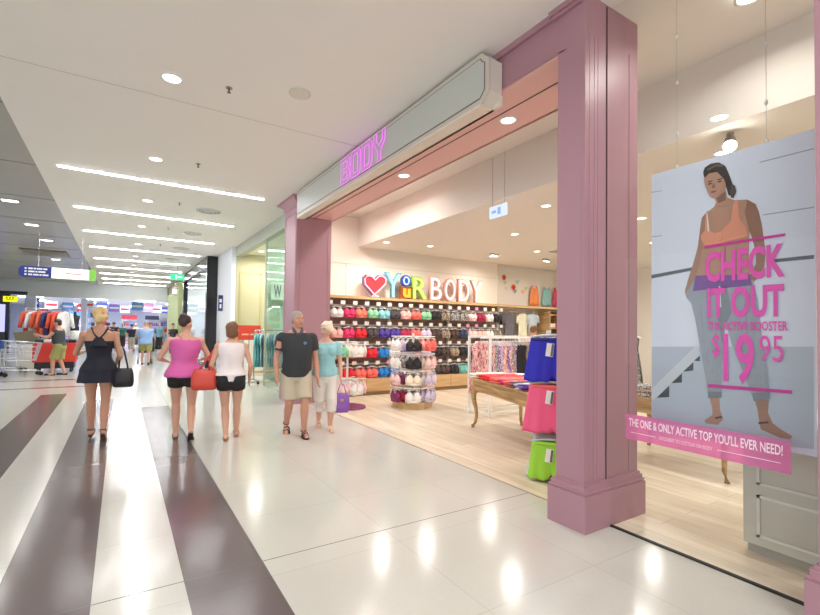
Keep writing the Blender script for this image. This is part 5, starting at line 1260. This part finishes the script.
    # footwear
    if shoes:
        kind, hl, smat = shoes
        for nm_ in 'lr':
            hip, kn, an, pitch = J[nm_]; s = 1 if nm_ == 'l' else -1; R_ = Matrix.Rotation(pitch, 3, 'X')
            def F(x, y, z): return an+R_@Vector((x*H, y*H, z*H))
            a = MB()
            outl = [(-.016, .035), (-.019, .01), (-.02, -.04), (-.024, -.085), (-.014, -.122), (.006, -.130), (.024, -.115), (.026, -.08), (.018, -.04), (.018, .01), (.015, .035), (0, .044)]
            a.ring_loft([[F(s*x, y, z) for x, y in outl] for z in (-.047, -.040)])
            so = a.build('shoe_sole', smat, t)
            a = MB()
            if kind in ('sandal', 'heels', 'thong'):
                for yy, zz in ((-.075, -.012), (-.045, -.004)) if kind == 'sandal' else ((-.085, -.016),):
                    a.tube([F(-s*.023, yy, -.042), F(-s*.018, yy+.004, zz-.006), F(0, yy+.006, zz+.0015), F(s*.020, yy+.004, zz-.007), F(s*.026, yy, -.042)], .0065*H if kind == 'sandal' else .004*H, 6)
                if kind != 'thong': a.tube([F(.023*math.cos(k*PI/6), .004+.024*math.sin(k*PI/6), .002) for k in range(12)], .0045*H, 6, True)
            else:
                a.ring_loft([[F(s*x*sc_, y*(1 if z < 0 else .8), z) for x, y in outl] for z, sc_ in ((-.045, 1.0), (-.02, 1.0), (-.008, .8))])
            a.build('shoe_strap' if kind in ('sandal', 'heels', 'thong') else 'shoe_upper', smat, so)
            if kind == 'heels':
                a = MB(); p_ = F(0, .03, -.047); a.tube([p_, Vector((p_.x, p_.y-.005, max(.002, 0)))], [.012, .006], 8); a.build('stiletto_heel', smat, so)
    return t, ctx
# -- hair styles
def hair_blob(parts, name, m_, noise=.004, voxel=None, fs=60):
    def fn(c):
        a = MB(); H = c['H']
        for (x, y, z, rx, ry, rz_) in parts: a.ell(c['Hd'](x, y, z), rx*H, ry*H, rz_*H, 16, 10, c['Rh'])
        bake(a, name, m_, max(.007, c['voxel']), 1, fold=noise, seed=3, parent=c['t'], fold_scale=fs)
    return fn
def cloth(name, m_, build, fold=.004, seed=1, voxel=None, fs=22, smooth=2):
    def fn(c):
        a = MB(); build(a, c); return bake(a, name, m_, voxel or c['voxel'], smooth, fold, seed, c['t'], fs)
    return fn
def seat(a, c, inf):
    H = c['H']; fat = c['fat']
    for nm_ in 'lr':
        s = 1 if nm_ == 'l' else -1; hip = c['J'][nm_][0]; r = .055*H*c['lw']*fat**.5+inf
        a.ell(hip, r, r, r, 14, 10)
        if not c['male']: a.ell(c['P'](s*.045*H*fat, .035*H*fat, .50*H), .052*H*fat+inf, .05*H*fat+inf, .05*H+inf, 14, 10)
def bust(a, c, inf):
    H = c['H']; fat = c['fat']
    if not c['male']:
        for s in (1, -1): a.ell(c['P'](s*.045*H*fat, -.055*H*fat, .735*H), .04*H+inf, .03*H+inf, .038*H+inf, 14, 10)
def b_top(z0, z1, inf=.014, sleeve=0, flare=0, neck=.0, strap=0, s_inf=.012):
    def fn(a, c):
        H = c['H']
        c['loft'](a, z0*H, z1*H, inf, 16, (lambda z: inf+flare*max(0, (z0+.12)*H-z)/(.12*H)) if flare else None)
        bust(a, c, inf)
        if sleeve:
            for nm_ in 'lr':
                sh, el, wr = c['J']['a'+nm_]; r = .034*H*c['ar']*c['fat']**.5+s_inf
                inn = sh+Vector((-.05*H if nm_ == 'l' else .05*H, 0, .0))
                a.tube([inn, sh, sh.lerp(el, min(1, sleeve))], [r*.75, r*.98, r*1.02], 16)
                a.ell(sh, r*1.0, r*1.0, r*1.0, 12, 8)
                if sleeve > 1: a.tube([el, el.lerp(wr, sleeve-1)], [r*.95, r*.85], 14)
        if strap:
            for s in (1, -1):
                pts = []
                for k in range(9):
                    th = PI*k/8; rx, ry, cy_ = c['tw'](.80*H)
                    pts.append(Vector((s*strap*H*(1-.45*(k > 5)), cy_-math.cos(th)*(ry*1.02+.012)-c['P'](0, 0, .8*H).y*0, c['lift']+.775*H+math.sin(th)*.058*H)))
                a.tube(pts, .012, 8)
    return fn
def b_shorts(leg, z_top=.585, inf=.014, flare=.0):
    def fn(a, c):
        H = c['H']; c['loft'](a, .44*H, z_top*H, inf, 9); seat(a, c, inf)
        for nm_ in 'lr':
            hip, kn, an, _ = c['J'][nm_]; r = .055*H*c['lw']*c['fat']**.5
            if leg <= 1: a.tube([hip+Vector((0, 0, .03*H)), hip, hip.lerp(kn, leg)], [r+inf, r+inf, r*(1-.28*leg)+inf+flare], 18)
            else: a.tube([hip+Vector((0, 0, .03*H)), hip, kn, kn.lerp(an, leg-1)], [r+inf, r+inf, .036*H*c['lw']+inf+flare*.7, .034*H*c['lw']+inf+flare], 18)
    return fn
def bag(ctx, name, label, center, size, m_, strap_pts, group=None, strap_r=.008):
    """held bag: a thing of its own in the person's frame"""
    t = ctx['t']; R_ = Matrix.Rotation(t.rotation_euler.z, 4, 'Z'); R_.translation = t.location
    c = R_@Vector(center)
    e = empty(name, label, 'bag', c, t.rotation_euler.z, group)
    a = MB(); w_, d_, h_ = size
    rr = []
    for z, sx, sy_ in ((-.5, .78, .7), (-.46, .92, .95), (-.2, 1.0, 1.05), (.15, .96, .9), (.38, .85, .55), (.5, .74, .18)):
        rr.append([(w_/2*sx*(abs(math.cos(k*PI/10))**.6)*(1 if math.cos(k*PI/10) >= 0 else -1), d_/2*sy_*(abs(math.sin(k*PI/10))**.6)*(1 if math.sin(k*PI/10) >= 0 else -1)+.006*math.sin(k*2.3+z*9), h_*z) for k in range(20)])
    a.ring_loft(rr); a.build('bag_body', m_, e, True)
    a = MB(); a.tube([Vector(p)-Vector(center) for p in strap_pts], strap_r, 8); a.build('strap', m_, e, True)
    a = MB(); a.box(-.02, .02, -d_/2*1.06-.004, -d_/2*.9, h_*.1, h_*.22); a.build('clasp', mat('gold_clasp', (196, 160, 90), .3, .9), e)
    return e
blonde = mat('hair_blonde', (222, 190, 136), .6, noise=.25, scale=60); dark_hair = mat('hair_dark', (56, 40, 36), .5, noise=.3, scale=60); brown_hair = mat('hair_brown', (122, 82, 56), .55, noise=.3, scale=60)
grey_hair = mat('hair_grey', (160, 152, 146), .7, noise=.2, scale=60); white_hair = mat('hair_white', (236, 220, 194), .7, noise=.12, scale=60)
navy_d = mat('navy_black_cloth', (26, 28, 44), .75); magenta_t = mat('magenta_top', (216, 100, 168), .7, noise=.05, scale=6); black_s = mat('black_shorts', (28, 28, 32), .75)
white_t = mat('white_top', (238, 228, 228), .75); khaki = mat('khaki_shorts', (196, 184, 160), .8, noise=.03, scale=8); polo = mat('charcoal_polo', (52, 54, 58), .8); aqua = mat('aqua_top', (150, 202, 208), .75, noise=.06, scale=20); capri = mat('offwhite_trousers', (226, 218, 210), .8)

# woman in navy playsuit walking away
def hem_skirt(a, c):
    H = c['H']; rr = []
    for j in range(9):
        q = j/8; z = (.62-.20*q)*H; rx, ry, cy_ = c['tw'](max(z, .5*H)); n = 36
        rr.append([((rx+.012+.045*q)*(1+.05*q*math.sin(k*PI*2/n*9))*math.cos(2*PI*k/n), cy_+(ry+.012+.045*q)*(1+.05*q*math.sin(k*PI*2/n*9))*math.sin(2*PI*k/n), z+c['lift']) for k in range(n)])
    a.ring_loft(rr)
def racer(a, c):
    H = c['H']; c['loft'](a, .60*H, .74*H, .014, 10); bust(a, c, .012); hem_skirt(a, c)
    rx, ry, cy_ = c['tw'](.73*H)
    # Y shaped back: centre yoke and two straps over the shoulders
    yb = c['P'](0, 0, .76*H).y+ry+.004
    a.tube([Vector((0, yb+.0, c['lift']+.70*H)), Vector((0, yb, c['lift']+.77*H))], [.062*H, .024*H], 12)
    for s in (1, -1):
        a.tube([Vector((0, yb-.002, c['lift']+.755*H)), Vector((s*.035*H, yb-.018, c['lift']+.80*H)), Vector((s*.055*H, yb-.055*H, c['lift']+.845*H)), Vector((s*.052*H, -.04*H, c['lift']+.825*H)), Vector((s*.045*H, -.072*H, c['lift']+.75*H))], .013, 10)
ret = human('woman with short blonde hair in a navy playsuit and heels walking away', 'person', (-.23, 6.98), PI-.05, 1.66, skin=skin_a,
    legs={'l': (.16, .02, -.1, 0), 'r': (-.03, .045, .62, -.01)}, arms={'l': ((.055, -.06, -.15), (.02, -.18, -.14)), 'r': ((.035, .02, -.165), (.01, -.09, -.24))}, look=(.1, .12),
    hair=hair_blob([(0, .012, .020, .053, .058, .052), (0, .034, -.002, .046, .040, .040), (.026, .034, .036, .026, .028, .024), (-.028, .030, .034, .024, .028, .022), (.004, .036, .052, .028, .028, .022), (.012, .040, -.036, .022, .022, .02), (-.016, .040, -.034, .02, .02, .02)], 'hair', blonde, .011, fs=48),
    clothes=(cloth('playsuit', navy_d, racer, .003, 2),), shoes=('heels', .055, mat('shoe_brown', (74, 52, 44), .5)))
c1 = ret[1]
wr = c1['J']['ar'][2]; el = c1['J']['ar'][1]; sh = c1['J']['ar'][0]
bag(c1, 'handbag', 'black slouchy handbag hanging from the right arm of the woman in navy', (el.x-.045, el.y-.01, .80), (.25, .14, .25), mat('bag_black', (26, 26, 30), .45), [(el.x-.10, el.y, .90), (el.x-.05, el.y+.0, 1.15), (sh.x-.005, sh.y+.01, sh.z+.062), (el.x-.0, el.y-.06, 1.15), (el.x+.01, el.y-.02, .90)], None, .011)

# woman in magenta top walking away
ret = human('woman with dark hair bun in a magenta top and black shorts walking away', 'person', (.74, 6.58), PI-.12, 1.64, fat=1.16, skin=skin_b,
    legs={'l': (.06, .0, 0, 0), 'r': (-.22, .075, .6, 0)}, arms={'l': ((.075, -.02, -.14), (.03, -.15, -.17)), 'r': ((.075, -.02, -.14), (.02, -.15, -.16))}, look=(-.5, .0),
    hair=hair_blob([(0, .014, .022, .050, .056, .052), (0, .040, .060, .030, .030, .026), (0, .034, .012, .042, .036, .04)], 'hair', dark_hair, .003),
    clothes=(cloth('shorts', black_s, b_shorts(.38, .60, .014, .004), .002, 2), cloth('top', magenta_t, b_top(.50, .80, .018, 0, .035, strap=.05), .007, 5)), shoes=('thong', 0, mat('shoe_black', (40, 34, 36), .5)))
# woman in white top walking away
def knot(a, c):
    b_top(.545, .822, .014, 0, .02)(a, c)
    H = c['H']; rx, ry, cy_ = c['tw'](.53*H)
    a.tube([Vector((-.03, cy_+ry+.01, .56*H)), Vector((-.015, cy_+ry+.02, .50*H))], [.03, .012], 8); a.tube([Vector((.03, cy_+ry+.01, .56*H)), Vector((.02, cy_+ry+.02, .50*H))], [.03, .012], 8)
ret = human('woman with brown bob in a white sleeveless top and black shorts walking away', 'person', (1.26, 6.20), PI-.2, 1.56, fat=1.06, skin=skin_b,
    legs={'l': (-.02, .01, .1, -.03), 'r': (.20, .0, -.12, 0)}, arms={'l': ((.05, .0, -.155), (.03, -.13, -.20)), 'r': ((.05, .02, -.16), (.045, -.08, -.28))}, look=(0, .1),
    hair=hair_blob([(0, .012, .020, .053, .058, .054), (0, .030, -.015, .050, .040, .050), (0, .032, -.045, .044, .03, .03), (.035, .01, -.03, .016, .03, .035), (-.035, .01, -.03, .016, .03, .035)], 'hair', brown_hair, .003),
    clothes=(cloth('shorts', black_s, b_shorts(.36, .60, .014, .006), .002, 2), cloth('top', white_t, knot, .004, 7)), shoes=('thong', 0, mat('shoe_tan', (170, 110, 90), .5)))
c1 = ret[1]; el = c1['J']['al'][1]; sh = c1['J']['al'][0]
bag(c1, 'handbag', 'large soft red handbag carried by the woman in the white top', (el.x+.085, el.y-.02, .80), (.32, .16, .27), mat('bag_red', (212, 74, 60), .45), [(el.x+.03, el.y+.0, .92), (el.x+.02, el.y+.0, 1.08), (sh.x+.0, sh.y, sh.z+.055), (el.x+.04, el.y-.05, 1.08), (el.x+.15, el.y-.03, .92)], None, .011)
# older man facing the viewer
def polo_b(a, c):
    b_top(.475, .825, .020, .62, .012, s_inf=.014)(a, c)
ret = human('older man with grey hair in charcoal polo shirt, khaki shorts and sandals', 'person', (2.10, 6.04), -.18, 1.72, male=True, fat=1.08, skin=skin_c,
    legs={'l': (.10, .0, -.05, .01), 'r': (-.20, .06, .5, .01)}, arms={'l': ((.03, .0, -.17), (.04, -.05, -.315)), 'r': ((.04, .01, -.17), (.035, -.04, -.315))}, look=(.35, .0),
    hair=hair_blob([(0, .014, .026, .050, .056, .050), (.042, .018, .006, .010, .032, .030), (-.042, .018, .006, .010, .032, .030), (0, .034, -.004, .044, .034, .040)], 'hair', grey_hair, .002),
    clothes=(cloth('shorts', khaki, b_shorts(.92, .55, .016, .014), .004, 3), cloth('polo_shirt', polo, polo_b, .004, 4, smooth=8)), shoes=('sandal', 0, mat('shoe_black', (40, 34, 36), .5)))
c1 = ret[1]; H_ = 1.72
a = MB()
for s in (1, -1): a.tube([Vector((s*.010, -.105, .805*H_)), Vector((s*.055, -.075, .845*H_)), Vector((s*.062, -.01, .862*H_)), Vector((0, .055, .865*H_))], [.014, .022, .020, .016], 8)
a.build('collar', mat('collar_grey', (84, 88, 98), .8), c1['t'], True)
a = MB(); a.ell((.085, -.155, .745*H_), .022, .012, .022, 10, 6); a.build('chest_emblem', mat('emblem_blue', (96, 140, 180), .7), c1['t'])
# older woman in aqua
ret = human('older woman with short white hair in aqua top and cream cropped trousers', 'person', (2.60, 6.20), -.32, 1.58, fat=1.06, skin=skin_b,
    legs={'l': (.12, .0, -.05, -.01), 'r': (-.16, .05, .45, 0)}, arms={'l': ((.03, .01, -.165), (.035, -.05, -.30)), 'r': ((.03, .0, -.165), (.04, -.05, -.30))}, look=(-.75, .18),
    hair=hair_blob([(0, .014, .026, .056, .060, .054), (0, .036, .0, .050, .040, .046), (.042, .008, .008, .016, .036, .034), (-.042, .008, .008, .016, .036, .034), (0, -.025, .052, .036, .024, .018)], 'hair', white_hair, .005),
    clothes=(cloth('trousers', capri, b_shorts(1.42, .575, .016, .014), .004, 3), cloth('top', aqua, b_top(.50, .81, .016, .55, .014), .004, 6)), shoes=('sandal', 0, mat('shoe_cream', (226, 206, 180), .5)))
c1 = ret[1]; wr = c1['J']['al'][2]
bag(c1, 'shopping_bag', 'purple shopping bag held low by the older woman in aqua', (wr.x+.01, wr.y-.02, .40), (.24, .12, .28), mat('bag_purple', (134, 84, 168), .5), [(wr.x-.06, wr.y-.02, .52), (wr.x-.02, wr.y-.02, .66), (wr.x+.0, wr.y-.015, wr.z-.085), (wr.x+.04, wr.y-.02, .66), (wr.x+.08, wr.y-.02, .52)], None, .006)

# person with trolley, far left
olive = mat('olive_shorts', (150, 146, 88), .8); dgrey = mat('dark_grey_tank', (58, 62, 64), .8)
ret = human('person with dark hair in grey tank and khaki shorts reaching past the trolleys', 'person', (-1.52, 16.55), -1.9, 1.66, male=True, fat=1.08, skin=skin_c, voxel=.014, face=False,
    legs={'l': (.14, .0, 0, 0), 'r': (-.10, .0, 0, 0)}, arms={'l': ((.03, -.10, -.12), (.02, -.24, -.08)), 'r': ((.03, -.08, -.14), (.02, -.22, -.12))}, lean=.12,
    hair=hair_blob([(0, .014, .022, .052, .056, .054), (0, .04, -.01, .04, .03, .04)], 'hair', dark_hair, .003),
    clothes=(cloth('shorts', olive, b_shorts(.95, .57, .02, .02), .003, 2), cloth('tank_top', dgrey, b_top(.52, .80, .02, .12), .004, 2)), shoes=('shoe', 0, mat('shoe_black', (40, 34, 36), .5)))
# man in pale blue shirt pushing a stroller
paleblue = mat('pale_blue_shirt', (140, 172, 214), .8)
ret = human('person in pale blue shirt and khaki shorts pushing a stroller away', 'person', (.84, 19.85), PI, 1.68, male=True, fat=1.25, skin=skin_b, voxel=.016, face=False,
    legs={'l': (.15, .0, 0, 0), 'r': (-.15, .03, .3, 0)}, arms={'l': ((.03, -.06, -.15), (-.02, -.19, -.17)), 'r': ((.03, -.06, -.15), (-.02, -.19, -.17))}, lean=.12, look=(0, .4),
    hair=hair_blob([(0, .014, .022, .050, .056, .052)], 'hair', grey_hair, .002),
    clothes=(cloth('shorts', olive, b_shorts(.8, .57, .018, .02), .003, 2), cloth('shirt', paleblue, b_top(.47, .825, .02, .8, .01), .005, 2)), shoes=('shoe', 0, mat('shoe_black', (40, 34, 36), .5)))
# shopper deep in the shop
ret = human('brown haired shopper inside the shop behind the royal blue shorts', 'person', (7.9, 6.93), PI*.8, 1.62, skin=skin_b, voxel=.012, face=False,
    hair=hair_blob([(0, .012, .020, .053, .058, .054), (0, .05, .045, .026, .026, .024)], 'hair', brown_hair, .003),
    clothes=(cloth('trousers', navy_d, b_shorts(1.85, .57, .014, .01), .002, 2), cloth('top', mat('blush_top', (226, 180, 160), .8), b_top(.52, .81, .016, .6), .004, 2)), shoes=('shoe', 0, mat('shoe_black', (40, 34, 36), .5)))
# crowd at the far end of the mall
crowd = [(-.85, 27.5, 0, 1.7, (196, 60, 66), (40, 44, 60), 'red top and dark trousers'), (-.35, 31, PI, 1.72, (40, 44, 52), (60, 66, 90), 'black top and blue trousers'), (.1, 34.5, 0, 1.66, (60, 120, 110), (50, 50, 56), 'green top and grey trousers'),
         (.55, 30.5, PI, 1.6, (44, 46, 70), (190, 180, 160), 'navy top and tan trousers'), (1.35, 27.0, .2, 1.68, (58, 70, 110), (60, 60, 66), 'dark blue top and grey trousers'), (1.9, 29.5, PI, 1.7, (120, 170, 200), (50, 50, 60), 'sky blue top and charcoal trousers'),
         (2.3, 25.8, 0, 1.66, (60, 60, 66), (120, 100, 90), 'charcoal top and brown trousers'), (-1.3, 29.5, PI, 1.62, (226, 200, 190), (44, 44, 52), 'blush top and black trousers'), (.9, 37.0, 0, 1.7, (206, 206, 216), (70, 80, 110), 'pale top and denim trousers'), (-.5, 24.4, PI, 1.64, (90, 60, 70), (150, 40, 50), 'maroon top and red trousers'),
         (-2.9, 28.0, .5, 1.7, (70, 80, 120), (40, 40, 46), 'slate blue top and black trousers'), (1.6, 33.0, PI, 1.6, (180, 60, 90), (60, 60, 70), 'raspberry top and slate trousers')]
for k, (x, y, rz, H_, ct, cp, nm_) in enumerate(crowd):
    human('distant shopper in %s far down the mall' % nm_, 'person', (x, y), rz, H_, male=bool(k % 2), skin=skin_b, voxel=.03, face=False, legs={'l': (.16, 0, 0, 0), 'r': (-.14, .02, .2, 0)},
        hair=hair_blob([(0, .012, .022, .053, .058, .054)], 'hair', (dark_hair, brown_hair, blonde)[k % 3], .0, .02),
        clothes=(cloth('trousers', mat('crowd_t%d' % k, cp, .8), b_shorts(1.8, .57, .02, .02), 0, 2, .025, smooth=1), cloth('top', mat('crowd_s%d' % k, ct, .8), b_top(.50, .82, .022, .7), 0, 2, .025, smooth=1)), group='distant shoppers')
